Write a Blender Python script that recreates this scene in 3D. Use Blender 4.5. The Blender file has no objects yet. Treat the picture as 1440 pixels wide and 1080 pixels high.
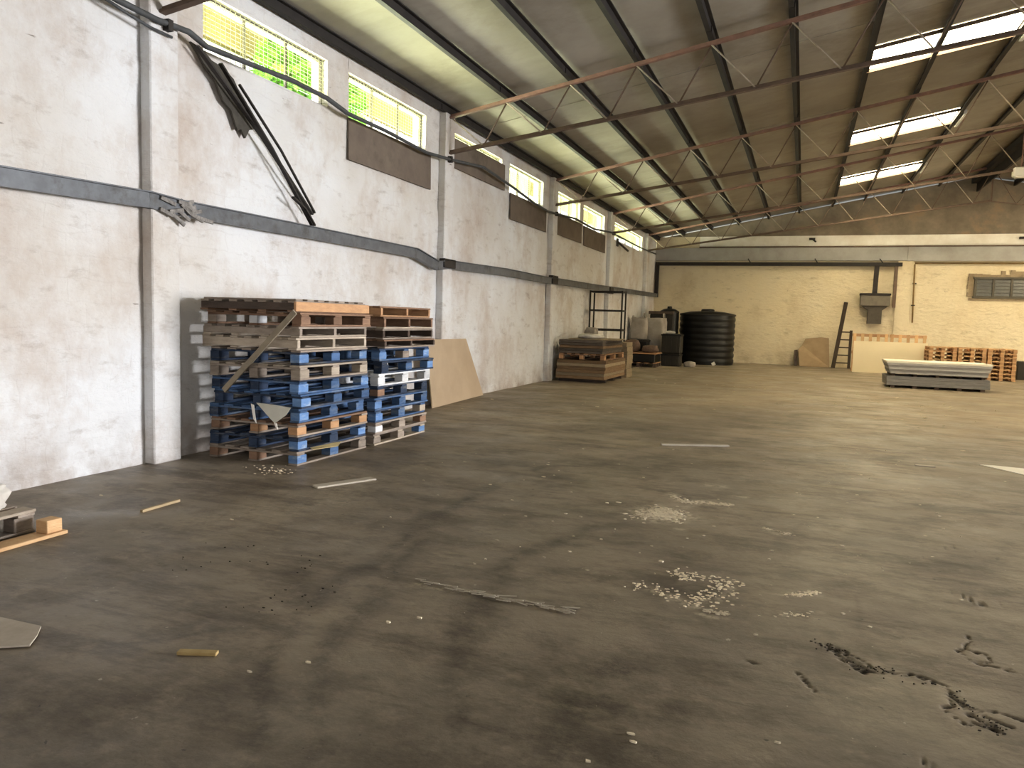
import bpy, bmesh, math, random
import numpy as np
from mathutils import Vector, Matrix, noise
R = random.Random(7)
S = bpy.context.scene
COL = S.collection
PI = math.pi

# ------------------------------------------------------------------ camera
cd = bpy.data.cameras.new('camera'); cam = bpy.data.objects.new('camera', cd); COL.objects.link(cam)
S.camera = cam
FPX = 1065.0
cd.sensor_width = 36.0; cd.lens = FPX / 1440 * 36; cd.clip_start = 0.05; cd.clip_end = 400
ya = Vector((410, 80, -FPX)); yb = ya + Vector((100, -3.0, 0))
Yc = ya.normalized(); Zc = ya.cross(yb).normalized()
if Zc.y < 0: Zc = -Zc
Xc = Yc.cross(Zc)
M3 = Matrix((Xc, Yc, Zc))            # rows: world axes in camera axes -> columns are camera axes in world
cam.matrix_world = Matrix.Translation((0, 0, 1.5)) @ M3.to_4x4()

# ------------------------------------------------------------------ world, sun, daylight, exposure
S.view_settings.view_transform = 'Standard'; S.view_settings.look = 'None'
S.view_settings.gamma = 1.0; S.view_settings.use_curve_mapping = False
S.view_settings.exposure = 0.0
w = bpy.data.worlds.new('World'); S.world = w; w.use_nodes = True
bg = w.node_tree.nodes['Background']; bg.inputs[0].default_value = (0.80, 0.90, 1.0, 1); bg.inputs[1].default_value = 1.6

def lamp(kind, name, loc, to, energy, color, size=None, sy=None, spread=None):
    l = bpy.data.lights.new(name, kind); l.energy = energy; l.color = color
    o = bpy.data.objects.new(name, l); COL.objects.link(o); o.location = loc
    d = Vector(to) - Vector(loc); o.rotation_euler = d.to_track_quat('-Z', 'Y').to_euler()
    if kind == 'AREA':
        l.shape = 'RECTANGLE'; l.size = size; l.size_y = sy
        if spread: l.spread = spread
    return o
sun = lamp('SUN', 'sun', (30, 10, 40), (0, 14, 0), 4.5, (1.0, 0.95, 0.82)); sun.data.angle = 0.02
lamp('AREA', 'daylight_side_door_near', (16.6, 11.0, 2.2), (0, 5.5, 0.9), 900, (0.98, 0.98, 1.0), 5.0, 4.0, math.radians(70))
lamp('AREA', 'daylight_side_door_far', (16.6, 25.5, 2.2), (6.0, 31.0, 1.2), 420, (1.0, 0.82, 0.52), 6.0, 4.0, math.radians(110))
lamp('AREA', 'daylight_rear_door', (7.0, -7.7, 2.2), (4.0, 8, 0.6), 300, (1.0, 0.94, 0.86), 5.0, 4.0, math.radians(110))
lamp('AREA', 'daylight_sunlit_yard', (-9.6, 15.0, 2.55), (-5.85, 15.0, 4.40), 21000, (0.95, 1.0, 0.97), 38.0, 1.8)
SKYLIGHT = ((1.0, 0.83, 0.52), 42.0)      # colour and strength of the daylit translucent sheets

# ------------------------------------------------------------------ helpers
MATS = {}
def mat(name, c1, c2=None, scale=6.0, rough=0.8, bump=0.0, bscale=40.0, metal=0.0, stretch=(1, 1, 1), rnd=0.0, c3=None, s3=1.5, t3=(0.52, 0.68), contrast=(0.35, 0.65), emit=None, world=False):
    if name in MATS: return MATS[name]
    m = bpy.data.materials.new(name); m.use_nodes = True; MATS[name] = m
    nt = m.node_tree; N = nt.nodes; L = nt.links; b = N['Principled BSDF']
    b.inputs['Roughness'].default_value = rough; b.inputs['Metallic'].default_value = metal
    b.inputs['Specular IOR Level'].default_value = 0.3
    c2 = c2 or tuple(x * 0.75 for x in c1)
    if world:
        g = N.new('ShaderNodeNewGeometry'); src = g.outputs['Position']
    else:
        g = N.new('ShaderNodeTexCoord'); src = g.outputs['Object']
    mp = N.new('ShaderNodeMapping'); mp.inputs['Scale'].default_value = stretch
    L.new(src, mp.inputs['Vector'])
    oi = N.new('ShaderNodeObjectInfo')
    add = N.new('ShaderNodeVectorMath'); add.operation = 'ADD'
    if world:
        add.inputs[1].default_value = (3.1, 1.7, 0.3)
    else:
        sc = N.new('ShaderNodeMath'); sc.operation = 'MULTIPLY'; sc.inputs[1].default_value = 37.0
        L.new(oi.outputs['Random'], sc.inputs[0]); L.new(sc.outputs[0], add.inputs[1])
    L.new(mp.outputs[0], add.inputs[0]); vec = add.outputs[0]
    n = N.new('ShaderNodeTexNoise'); n.inputs['Scale'].default_value = scale; n.inputs['Detail'].default_value = 6
    n.inputs['Roughness'].default_value = 0.65
    L.new(vec, n.inputs['Vector'])
    r = N.new('ShaderNodeValToRGB'); e = r.color_ramp.elements
    e[0].position, e[1].position = contrast; e[0].color = (*c2, 1); e[1].color = (*c1, 1)
    L.new(n.outputs['Fac'], r.inputs['Fac']); out = r.outputs['Color']
    if c3:
        n3 = N.new('ShaderNodeTexNoise'); n3.inputs['Scale'].default_value = s3; n3.inputs['Detail'].default_value = 8; n3.inputs['Roughness'].default_value = 0.7
        L.new(vec, n3.inputs['Vector'])
        mr = N.new('ShaderNodeMapRange'); mr.inputs['From Min'].default_value = t3[0]; mr.inputs['From Max'].default_value = t3[1]
        L.new(n3.outputs['Fac'], mr.inputs['Value'])
        mx = N.new('ShaderNodeMix'); mx.data_type = 'RGBA'; mx.inputs['B'].default_value = (*c3, 1)
        L.new(mr.outputs[0], mx.inputs['Factor']); L.new(out, mx.inputs['A']); out = mx.outputs['Result']
    if rnd:
        hs = N.new('ShaderNodeHueSaturation'); ma = N.new('ShaderNodeMapRange')
        ma.inputs['To Min'].default_value = 1 - rnd; ma.inputs['To Max'].default_value = 1 + rnd
        L.new(oi.outputs['Random'], ma.inputs['Value']); L.new(ma.outputs[0], hs.inputs['Value']); L.new(out, hs.inputs['Color']); out = hs.outputs['Color']
    L.new(out, b.inputs['Base Color'])
    if emit:
        b.inputs['Emission Color'].default_value = (*emit[0], 1); b.inputs['Emission Strength'].default_value = emit[1]
    if bump:
        bn = N.new('ShaderNodeTexNoise'); bn.inputs['Scale'].default_value = bscale; bn.inputs['Detail'].default_value = 5
        L.new(vec, bn.inputs['Vector']); bp = N.new('ShaderNodeBump'); bp.inputs['Strength'].default_value = bump; bp.inputs['Distance'].default_value = 0.02
        L.new(bn.outputs['Fac'], bp.inputs['Height']); L.new(bp.outputs[0], b.inputs['Normal'])
    return m

class MB:
    def __init__(s): s.v = []; s.f = []
    def box(s, x0, x1, y0, y1, z0, z1, M=None):
        b = len(s.v)
        p = [(x, y, z) for z in (z0, z1) for y in (y0, y1) for x in (x0, x1)]
        if M is not None: p = [tuple(M @ Vector(q)) for q in p]
        s.v += p
        s.f += [tuple(b + i for i in q) for q in ((0, 2, 3, 1), (4, 5, 7, 6), (0, 1, 5, 4), (2, 6, 7, 3), (0, 4, 6, 2), (1, 3, 7, 5))]
        return s
    def bar(s, p, q, a, bth=None, up=(0, 0, 1)):
        """rectangular bar from p to q, a wide and bth deep"""
        p = Vector(p); q = Vector(q); d = q - p; l = d.length; d.normalize(); u = Vector(up)
        if abs(d.dot(u)) > 0.97: u = Vector((1, 0, 0))
        sx = d.cross(u).normalized(); sy = sx.cross(d).normalized(); bth = bth or a
        M = Matrix.Translation(p) @ Matrix((sx, d, sy)).transposed().to_4x4()
        return s.box(-a / 2, a / 2, 0, l, -bth / 2, bth / 2, M)
    def tube(s, pts, r, n=8, cap=True):
        pts = [Vector(p) for p in pts]; b = len(s.v); prev = None
        for i, p in enumerate(pts):
            d = (pts[min(i + 1, len(pts) - 1)] - pts[max(i - 1, 0)]).normalized()
            u = Vector((0, 0, 1)) if abs(d.z) < 0.9 else Vector((1, 0, 0))
            sx = d.cross(u).normalized(); sy = sx.cross(d).normalized()
            rr = r[i] if isinstance(r, (list, tuple)) else r
            for k in range(n):
                a = 2 * PI * k / n; s.v.append(tuple(p + sx * rr * math.cos(a) + sy * rr * math.sin(a)))
        for i in range(len(pts) - 1):
            for k in range(n):
                a = b + i * n + k; c = b + i * n + (k + 1) % n; s.f.append((a, c, c + n, a + n))
        if cap: s.f.append(tuple(b + k for k in range(n))[::-1]); s.f.append(tuple(b + (len(pts) - 1) * n + k for k in range(n)))
        return s
    def lathe(s, c, prof, n=32):
        b = len(s.v)
        for (r, z) in prof:
            for k in range(n):
                a = 2 * PI * k / n; s.v.append((c[0] + r * math.cos(a), c[1] + r * math.sin(a), c[2] + z))
        for i in range(len(prof) - 1):
            for k in range(n):
                a = b + i * n + k; d = b + i * n + (k + 1) % n; s.f.append((a, d, d + n, a + n))
        s.f.append(tuple(b + k for k in range(n))[::-1]); s.f.append(tuple(b + (len(prof) - 1) * n + k for k in range(n)))
        return s
    def prism(s, poly, z0, z1, M=None):
        b = len(s.v); n = len(poly)
        p = [(x, y, z0) for x, y in poly] + [(x, y, z1) for x, y in poly]
        if M is not None: p = [tuple(M @ Vector(q)) for q in p]
        s.v += p; s.f.append(tuple(b + i for i in range(n))[::-1]); s.f.append(tuple(b + n + i for i in range(n)))
        for i in range(n): j = (i + 1) % n; s.f.append((b + i, b + j, b + n + j, b + n + i))
        return s
    def mesh(s, name, smooth=False, bevel=0):
        me = bpy.data.meshes.new(name); me.from_pydata(s.v, [], s.f); me.update()
        bm = bmesh.new(); bm.from_mesh(me)
        bmesh.ops.recalc_face_normals(bm, faces=bm.faces)
        if bevel: bmesh.ops.bevel(bm, geom=list(bm.edges), offset=bevel, segments=1, affect='EDGES', clamp_overlap=True)
        bm.to_mesh(me); bm.free()
        if smooth:
            for p in me.polygons: p.use_smooth = True
        return me
    def build(s, name, m, parent=None, smooth=False, bevel=0):
        me = s.mesh(name, smooth, bevel); me.materials.append(m)
        return link(name, me, parent)

def link(name, me, parent=None, loc=(0, 0, 0), rot=(0, 0, 0)):
    o = bpy.data.objects.new(name, me); COL.objects.link(o); o.location = loc; o.rotation_euler = rot
    if parent: o.parent = parent
    return o
def thing(name, label, cat, loc=(0, 0, 0), rz=0, group=None, rot=None):
    o = bpy.data.objects.new(name, None); COL.objects.link(o); o.location = loc; o.rotation_euler = rot or (0, 0, rz)
    o.empty_display_size = 0.1
    return tag(o, label, cat, group)
def tag(o, label, cat, group=None, kind=None):
    if label: o['label'] = label
    if cat: o['category'] = cat
    if group: o['group'] = group
    if kind: o['kind'] = kind
    return o
def struct(o, label=None, cat=None):
    o['kind'] = 'structure'
    if label: o['label'] = label
    if cat: o['category'] = cat
    return o
ORD = ['lowest', 'second', 'third', 'fourth', 'fifth', 'sixth', 'seventh', 'eighth', 'ninth', 'tenth', 'eleventh', 'topmost']

# ------------------------------------------------------------------ dimensions
WX = -5.85; FY = 31.6; RX = 5.5; RZ0 = 4.95; SL = 0.185; RGX = 16.85; BY = -8.0
def roofz(x): return RZ0 + SL * (x - WX) if x <= RX else RZ0 + SL * (RGX - x)

# ------------------------------------------------------------------ materials of the setting
def wall_mat(name, base, stain, cold, amt=(0.5, 0.75), seed=0.0, streak=True):
    m = bpy.data.materials.new(name); m.use_nodes = True; nt = m.node_tree; N = nt.nodes; L = nt.links; b = N['Principled BSDF']
    b.inputs['Roughness'].default_value = 0.9; b.inputs['Specular IOR Level'].default_value = 0.15
    g = N.new('ShaderNodeNewGeometry')
    def nz(scale, det=6, st=(1, 1, 1), rough=0.6, off=0):
        mp = N.new('ShaderNodeMapping'); mp.inputs['Scale'].default_value = st; mp.inputs['Location'].default_value = (seed + off, seed, seed)
        L.new(g.outputs['Position'], mp.inputs['Vector'])
        n = N.new('ShaderNodeTexNoise'); n.inputs['Scale'].default_value = scale; n.inputs['Detail'].default_value = det; n.inputs['Roughness'].default_value = rough
        L.new(mp.outputs[0], n.inputs['Vector']); return n.outputs['Fac']
    def rng(v, a, c, lo=0, hi=1):
        r = N.new('ShaderNodeMapRange'); r.inputs['From Min'].default_value = a; r.inputs['From Max'].default_value = c
        r.inputs['To Min'].default_value = lo; r.inputs['To Max'].default_value = hi; L.new(v, r.inputs['Value']); return r.outputs[0]
    def mix(f, a, c):
        x = N.new('ShaderNodeMix'); x.data_type = 'RGBA'; L.new(f, x.inputs['Factor'])
        for k, v in (('A', a), ('B', c)):
            if isinstance(v, tuple): x.inputs[k].default_value = (*v, 1)
            else: L.new(v, x.inputs[k])
        return x.outputs['Result']
    c = mix(rng(nz(0.35, 4), 0.4, 0.6), base, cold)
    c = mix(rng(nz(0.9, 9, (1, 1, 0.8), 0.72, 5), amt[0], amt[1], 0, 0.7), c, stain)
    c = mix(rng(nz(2.2, 8, (1, 1, 2.6), 0.7, 9), 0.56, 0.72, 0, 0.5), c, tuple(x * 0.62 for x in stain))
    # coarse masonry joints showing faintly under the whitewash, with wear along them
    sep = N.new('ShaderNodeSeparateXYZ'); L.new(g.outputs['Position'], sep.inputs[0])
    ad = N.new('ShaderNodeMath'); ad.operation = 'ADD'; L.new(sep.outputs['X'], ad.inputs[0]); L.new(sep.outputs['Y'], ad.inputs[1])
    cb = N.new('ShaderNodeCombineXYZ'); L.new(ad.outputs[0], cb.inputs[0]); L.new(sep.outputs['Z'], cb.inputs[1])
    wv = N.new('ShaderNodeTexNoise'); wv.inputs['Scale'].default_value = 2.5; L.new(g.outputs['Position'], wv.inputs['Vector'])
    vm = N.new('ShaderNodeVectorMath'); vm.operation = 'MULTIPLY_ADD'; vm.inputs[1].default_value = (0.22, 0.16, 0); L.new(wv.outputs['Color'], vm.inputs[0]); L.new(cb.outputs[0], vm.inputs[2])
    br = N.new('ShaderNodeTexBrick'); br.inputs['Scale'].default_value = 1.0; br.inputs['Brick Width'].default_value = 0.42; br.inputs['Row Height'].default_value = 0.2
    br.inputs['Mortar Size'].default_value = 0.012; br.inputs['Mortar Smooth'].default_value = 1.0; L.new(vm.outputs[0], br.inputs['Vector'])
    f = N.new('ShaderNodeMath'); f.operation = 'MULTIPLY'; L.new(br.outputs['Fac'], f.inputs[0]); L.new(rng(nz(1.1, 4, off=3), 0.48, 0.68, 0, 0.13), f.inputs[1])
    c = mix(f.outputs[0], c, tuple(x * 0.6 for x in stain))
    # damp and scuffed foot of the wall
    foot = N.new('ShaderNodeMath'); foot.operation = 'MULTIPLY'; L.new(rng(sep.outputs['Z'], 0.0, 0.55, 1, 0), foot.inputs[0]); L.new(rng(nz(1.6, 8, off=12), 0.42, 0.62, 0, 0.8), foot.inputs[1])
    c = mix(foot.outputs[0], c, tuple(x * 0.7 for x in stain))
    # small dark chips
    c = mix(rng(nz(7, 3, (1, 0.6, 2.2), 0.5, 20), 0.74, 0.78, 0, 0.75), c, (0.16, 0.13, 0.10))
    L.new(c, b.inputs['Base Color'])
    hb = N.new('ShaderNodeMath'); hb.operation = 'MULTIPLY_ADD'; L.new(br.outputs['Fac'], hb.inputs[0]); hb.inputs[1].default_value = -0.05; L.new(nz(5, 8, (1, 1, 2.0)), hb.inputs[2])
    bp = N.new('ShaderNodeBump'); bp.inputs['Strength'].default_value = 0.7; bp.inputs['Distance'].default_value = 0.05; L.new(hb.outputs[0], bp.inputs['Height'])
    L.new(bp.outputs[0], b.inputs['Normal'])
    return m
M_wallL = wall_mat('whitewash', (0.62, 0.59, 0.555), (0.43, 0.33, 0.26), (0.72, 0.725, 0.735), (0.46, 0.70))
M_wallF = wall_mat('cream_wash', (0.72, 0.62, 0.43), (0.50, 0.39, 0.24), (0.68, 0.60, 0.44), (0.5, 0.75), 11.0)
M_pil = wall_mat('pilaster_wash', (0.60, 0.57, 0.52), (0.40, 0.33, 0.27), (0.56, 0.54, 0.50), (0.5, 0.75), 4.0)
M_raw = mat('raw_gable_render', (0.27, 0.225, 0.17), (0.17, 0.14, 0.105), 1.6, 0.95, 0.5, 8, c3=(0.31, 0.20, 0.11), s3=0.8, t3=(0.56, 0.75), world=True)
M_strip = mat('white_strip_paint', (0.90, 0.88, 0.82), (0.76, 0.72, 0.64), 1.6, 0.8, 0.2, 12, world=True)
M_beamgrey = mat('grey_beam_paint', (0.42, 0.42, 0.41), (0.32, 0.31, 0.29), 1.3, 0.8, 0.2, 12, world=True)
M_roof = mat('roof_sheet_grey', (0.37, 0.345, 0.29), (0.26, 0.235, 0.19), 0.5, 0.6, 0.05, 3, world=True, c3=(0.20, 0.175, 0.14), s3=0.3)
M_dark = mat('dark_painted_steel', (0.035, 0.030, 0.027), (0.022, 0.018, 0.016), 9, 0.6, metal=0.2)
M_purlin = mat('purlin_steel', (0.022, 0.018, 0.016), (0.012, 0.010, 0.009), 5, 0.7)
M_redox = mat('red_oxide_steel', (0.24, 0.125, 0.095), (0.16, 0.09, 0.068), 7, 0.65)
M_redold = mat('faded_red_oxide_steel', (0.15, 0.10, 0.072), (0.10, 0.07, 0.052), 7, 0.7)
M_rod = mat('web_rod_steel', (0.45, 0.38, 0.30), (0.3, 0.24, 0.18), 8, 0.55)
M_trunk = mat('blue_grey_trunking', (0.145, 0.155, 0.17), (0.10, 0.105, 0.115), 5, 0.5, metal=0.3, c3=(0.06, 0.055, 0.05), s3=2.0)
M_cable = mat('dark_cable', (0.075, 0.08, 0.085), (0.05, 0.05, 0.05), 10, 0.6)
M_board = mat('brown_window_board', (0.17, 0.135, 0.105), (0.13, 0.10, 0.08), 2.5, 0.85, c3=(0.10, 0.08, 0.06))
M_frame = mat('window_steel_frame', (0.10, 0.085, 0.065), (0.07, 0.06, 0.05), 8, 0.7)
M_mesh = mat('galvanised_wire', (0.42, 0.42, 0.28), (0.34, 0.34, 0.24), 20, 0.6)
def glass_mat():
    m = bpy.data.materials.new('yellowed_window_film'); m.use_nodes = True; N = m.node_tree.nodes; L = m.node_tree.links
    N.remove(N['Principled BSDF']); o = N['Material Output']
    t = N.new('ShaderNodeBsdfTransparent'); t.inputs[0].default_value = (0.97, 0.98, 0.80, 1)
    g = N.new('ShaderNodeBsdfGlossy'); g.inputs['Roughness'].default_value = 0.15
    x = N.new('ShaderNodeMixShader'); x.inputs[0].default_value = 0.05
    L.new(t.outputs[0], x.inputs[1]); L.new(g.outputs[0], x.inputs[2]); L.new(x.outputs[0], o.inputs['Surface'])
    return m
M_glass = glass_mat()

# ------------------------------------------------------------------ floor: graded grid, cracks recessed, stain attribute
def floor_mesh():
    xs = np.concatenate([np.arange(-5.9, -4.2, 0.05), np.arange(-4.2, 0.0, 0.02), np.arange(0.0, 1.2, 0.008), np.arange(1.2, 2.6, 0.02), np.arange(2.6, 7.0, 0.06), np.arange(7.0, 16.9, 0.5), [16.95]])
    ys = [1.5]
    while ys[-1] < FY: ys.append(ys[-1] + (0.01 if 3.15 < ys[-1] < 4.25 else ys[-1] * .009 + .002))
    ys = np.array(list(np.arange(BY - .1, 1.5, 0.5)) + ys)
    X, Y = np.meshgrid(xs, ys); nx, ny = len(xs), len(ys)
    D = np.zeros_like(X); Lt = np.zeros_like(X); Zd = np.zeros_like(X)
    # warp so strokes get uneven edges
    def wob(a, b, f, s): return np.sin(X * f + s) * np.cos(Y * f * 1.3 + 2 * s) * a + np.sin(X * f * 2.7 + Y * f * 1.9 + s) * b
    WXX = X + wob(0.05, 0.025, 3.1, 1.0); WYY = Y + wob(0.05, 0.025, 2.7, 2.3)
    def stroke(A, pts, wd, st, soft=True, warp=True, fine=False):
        PX, PY = (WXX, WYY) if warp else (X, Y)
        if fine: PX = X + wob(0.012, 0.008, 19, .4); PY = Y + wob(0.012, 0.008, 23, 1.1)
        best = np.full(X.shape, 9.0)
        if len(pts) == 1: pts = pts * 2
        for (x0, y0), (x1, y1) in zip(pts[:-1], pts[1:]):
            dx, dy = x1 - x0, y1 - y0; l2 = max(dx * dx + dy * dy, 1e-9)
            t = np.clip(((PX - x0) * dx + (PY - y0) * dy) / l2, 0, 1)
            best = np.minimum(best, np.hypot(PX - x0 - t * dx, PY - y0 - t * dy))
        v = np.clip(1.5 - best / wd, 0, 1) if not soft else np.exp(-(best / wd) ** 2)
        np.maximum(A, v * st, out=A)
    T1 = [(-2.44, 7.29), (-2.52, 5.9), (-2.52, 5.16), (-2.37, 4.06), (-2.3, 3.29), (-2.14, 2.78), (-1.96, 2.41), (-1.77, 2.09), (-1.55, 1.7)]
    T2 = [(-2.27, 4.45), (-2.17, 3.72), (-2.01, 3.11), (-1.77, 2.63), (-1.59, 2.28), (-1.3, 1.7)]
    T3 = [(-1.28, 5.35), (-1.55, 4.75), (-1.58, 3.99), (-1.49, 3.45), (-1.31, 3.0), (-1.19, 2.63), (-1.0, 1.9)]
    T4 = [(-3.2, 2.3), (-2.57, 2.64), (-2.42, 2.78), (-2.11, 2.96), (-1.59, 3.10), (-1.1, 3.1)]
    for t, wd, st in ((T1, .08, .8), (T2, .085, .7), (T3, .10, .7), (T4, .03, .5), ([(-2.2, 7.6), (-1.0, 9.2), (0.4, 11)], .25, .35), ([(-3.0, 7.0), (-0.6, 8.4), (1.5, 10.2)], .22, .45),
                      ([(-2.9, 10.2), (-.8, 11.6), (.3, 13.2)], .5, .5), ([(-0.34, 7.16), (0.5, 7.3), (1.27, 7.55)], .02, .4), ([(.21, 4.85), (.56, 4.84), (.84, 4.79), (1.5, 4.7)], .016, .5),
                      ([(0.1, 6.2), (-0.05, 5.3)], .09, .35), ([(0.35, 4.6), (0.48, 3.3)], .015, .25)):
        stroke(D, t, wd, st)
    for x, y, r, s in ((-2.5, 3.32, .16, .7), (-2.35, 3.2, .14, .6), (-2.6, 3.55, .1, .4), (-.62, 3.1, .24, .85), (-.72, 2.75, .38, .9), (-.6, 2.35, .45, .8), (-.35, 2.2, .3, .6), (-.66, 12.6, .55, .85), (-1.15, 11.4, .5, .6), (-0.1, 13.6, .6, .6),
                       (-.55, 4.3, .32, .75), (-.3, 4.0, .2, .6), (-.62, 4.75, .3, .5), (-2.3, 6.8, .35, .6), (-2.9, 7.25, .3, .55), (-1.9, 7.8, .4, .6), (-1.3, 8.4, .4, .5), (-2.0, 2.1, .25, .55), (-2.6, 1.95, .4, .6), (-2.5, 2.2, .2, .5),
                       (-1.0, 2.55, .25, .4), (-.28, 5.25, .3, .45), (-.7, 10.1, .4, .5), (-4.4, 4.9, .35, .3), (-4.0, 7.0, .4, .3), (-1.3, 5.9, .3, .3), (-.95, 5.2, .25, .4), (-1.0, 3.8, .22, .35), (1.6, 3.0, .3, .3), (-2.1, 1.9, .9, .45), (-.65, 2.55, .5, .75), (-.75, 1.9, .8, .8), (-.45, 2.9, .3, .6), (-1.5, 1.8, .7, .55), (-.9, 3.0, .3, .45), (-3.4, 3.0, .5, .25), (-1.45, 4.3, .3, .3), (-3.0, 5.4, .4, .3),
                       (-3.3, 3.8, .12, .4), (.0, 2.4, .3, .4), (1.2, 2.5, .3, .35), (-1.7, 9.9, .35, .5), (-2.6, 8.6, .4, .4), (2.9, 13.5, .6, .3)):
        stroke(D, [(x, y)], r, s)
    for p, wd, st in (([(-1.1, 5.75), (-1.0, 6.08), (-.84, 5.95)], .13, 1.0), ([(-.86, 5.78), (-.98, 5.65)], .08, .8), ([(-.95, 6.65), (-.86, 6.45)], .06, .9), ([(-.82, 7.2), (-.62, 7.2)], .05, .7), ([(-.5, 6.8), (-.36, 6.8)], .03, .7), ([(-.68, 6.45), (-.53, 6.46)], .06, .9), ([(-.78, 5.52)], .05, .7),
                      ([(-.83, 6.2), (-.6, 6.4)], .04, .6), ([(-.74, 4.18), (-.61, 4.15), (-.45, 4.08)], .045, .8), ([(-.40, 3.98), (-.30, 3.98)], .03, .8), ([(-.5, 4.12), (-.33, 4.3), (-.3, 4.5)], .04, .5), ([(.0, 4.42), (.15, 4.53)], .03, .8), ([(.03, 4.12)], .03, .7),
                      ([(-1.95, 3.7), (-1.66, 3.69), (-1.38, 3.65), (-1.02, 3.66)], .025, .55), ([(-.14, 5.84), (-.02, 5.76)], .025, .8), ([(-2.5, 17), (0, 17.5), (3, 17)], .4, .25), ([(-5.2, 25.5), (-2.0, 27.4)], .4, .45),
                      ([(-5.3, 11.0), (-3.2, 10.6)], .3, .25), ([(-4.4, 13.2), (-1, 15.3)], .3, .25), ([(-3.9, 5.9), (-3.4, 5.1), (-3.9, 4.2)], .25, .2), ([(0.6, 20), (3, 20.5)], .3, .3), ([(-2.2, 15.2), (-1.4, 15.9)], .15, .5)):
        stroke(Lt, p, wd, st)
    CR = [[(.15, 3.82), (.23, 3.75), (.27, 3.66), (.34, 3.57), (.44, 3.61), (.55, 3.62), (.65, 3.56), (.67, 3.44)], [(.66, 3.5), (.69, 3.40), (.70, 3.33), (.78, 3.25)], [(.69, 3.38), (.78, 3.39), (.9, 3.37), (1.1, 3.3)],
          [(.84, 4.12), (.78, 4.0), (.80, 3.9), (.86, 3.87), (.96, 3.86)], [(.06, 3.42), (.10, 3.35), (.13, 3.28)], [(.18, 3.78), (.27, 3.72), (.31, 3.58)], [(.66, 3.46), (.62, 3.33), (.68, 3.24), (.76, 3.26)], [(.84, 4.12), (.86, 4.2)],
          [(1.19, 5.91), (1.3, 5.8)], [(.78, 5.62), (.82, 5.6)], [(1.01, 5.92), (1.06, 5.95)], [(.9, 4.9), (1.0, 4.75), (1.1, 4.8)], [(-.15, 3.45), (-.11, 3.44)], [(.45, 2.9), (.5, 2.87)], [(.25, 3.76), (.33, 3.7), (.36, 3.62)], [(.5, 3.63), (.58, 3.58)], [(.72, 3.4), (.76, 3.33), (.84, 3.3)], [(.80, 4.02), (.90, 3.98), (.88, 3.9)]]
    K = np.zeros_like(X)
    for i, c in enumerate(CR): stroke(K, c, .014 if i in (0, 5) else .009, 1.0, warp=False, fine=True)
    H = X * 0
    frag = np.clip(0.55 + 1.5 * np.sin(71 * X + 3 * np.sin(53 * Y)) * np.sin(83 * Y + 2.5 * np.sin(47 * X)), 0, 1)
    K = K * frag
    Zd -= K * 0.012
    for p in ([(.27, 3.66)], [(.34, 3.57)], [(.70, 3.33)], [(.85, 3.89)], [(.77, 3.25)]): stroke(H, p, .022, 1.0, fine=True)
    Zd -= H * .01; K = np.clip(K + H * .8 * frag, 0, 1)
    V = np.stack([X, Y, Zd], -1).reshape(-1, 3).astype(np.float32)
    i = np.arange((ny - 1) * (nx - 1)); r = i // (nx - 1); c = i % (nx - 1); a = r * nx + c
    F = np.stack([a, a + 1, a + nx + 1, a + nx], -1).astype(np.int32)
    me = bpy.data.meshes.new('floor'); me.vertices.add(len(V)); me.vertices.foreach_set('co', V.ravel())
    me.loops.add(F.size); me.loops.foreach_set('vertex_index', F.ravel())
    me.polygons.add(len(F)); me.polygons.foreach_set('loop_start', np.arange(0, F.size, 4, dtype=np.int32)); me.update(calc_edges=True)
    for nm, A in (('dirt', D), ('dust', Lt), ('crack', K)):
        at = me.attributes.new(nm, 'FLOAT', 'POINT'); at.data.foreach_set('value', A.ravel().astype(np.float32))
    me.polygons.foreach_set('use_smooth', np.ones(len(F), dtype=bool))
    return me
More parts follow.
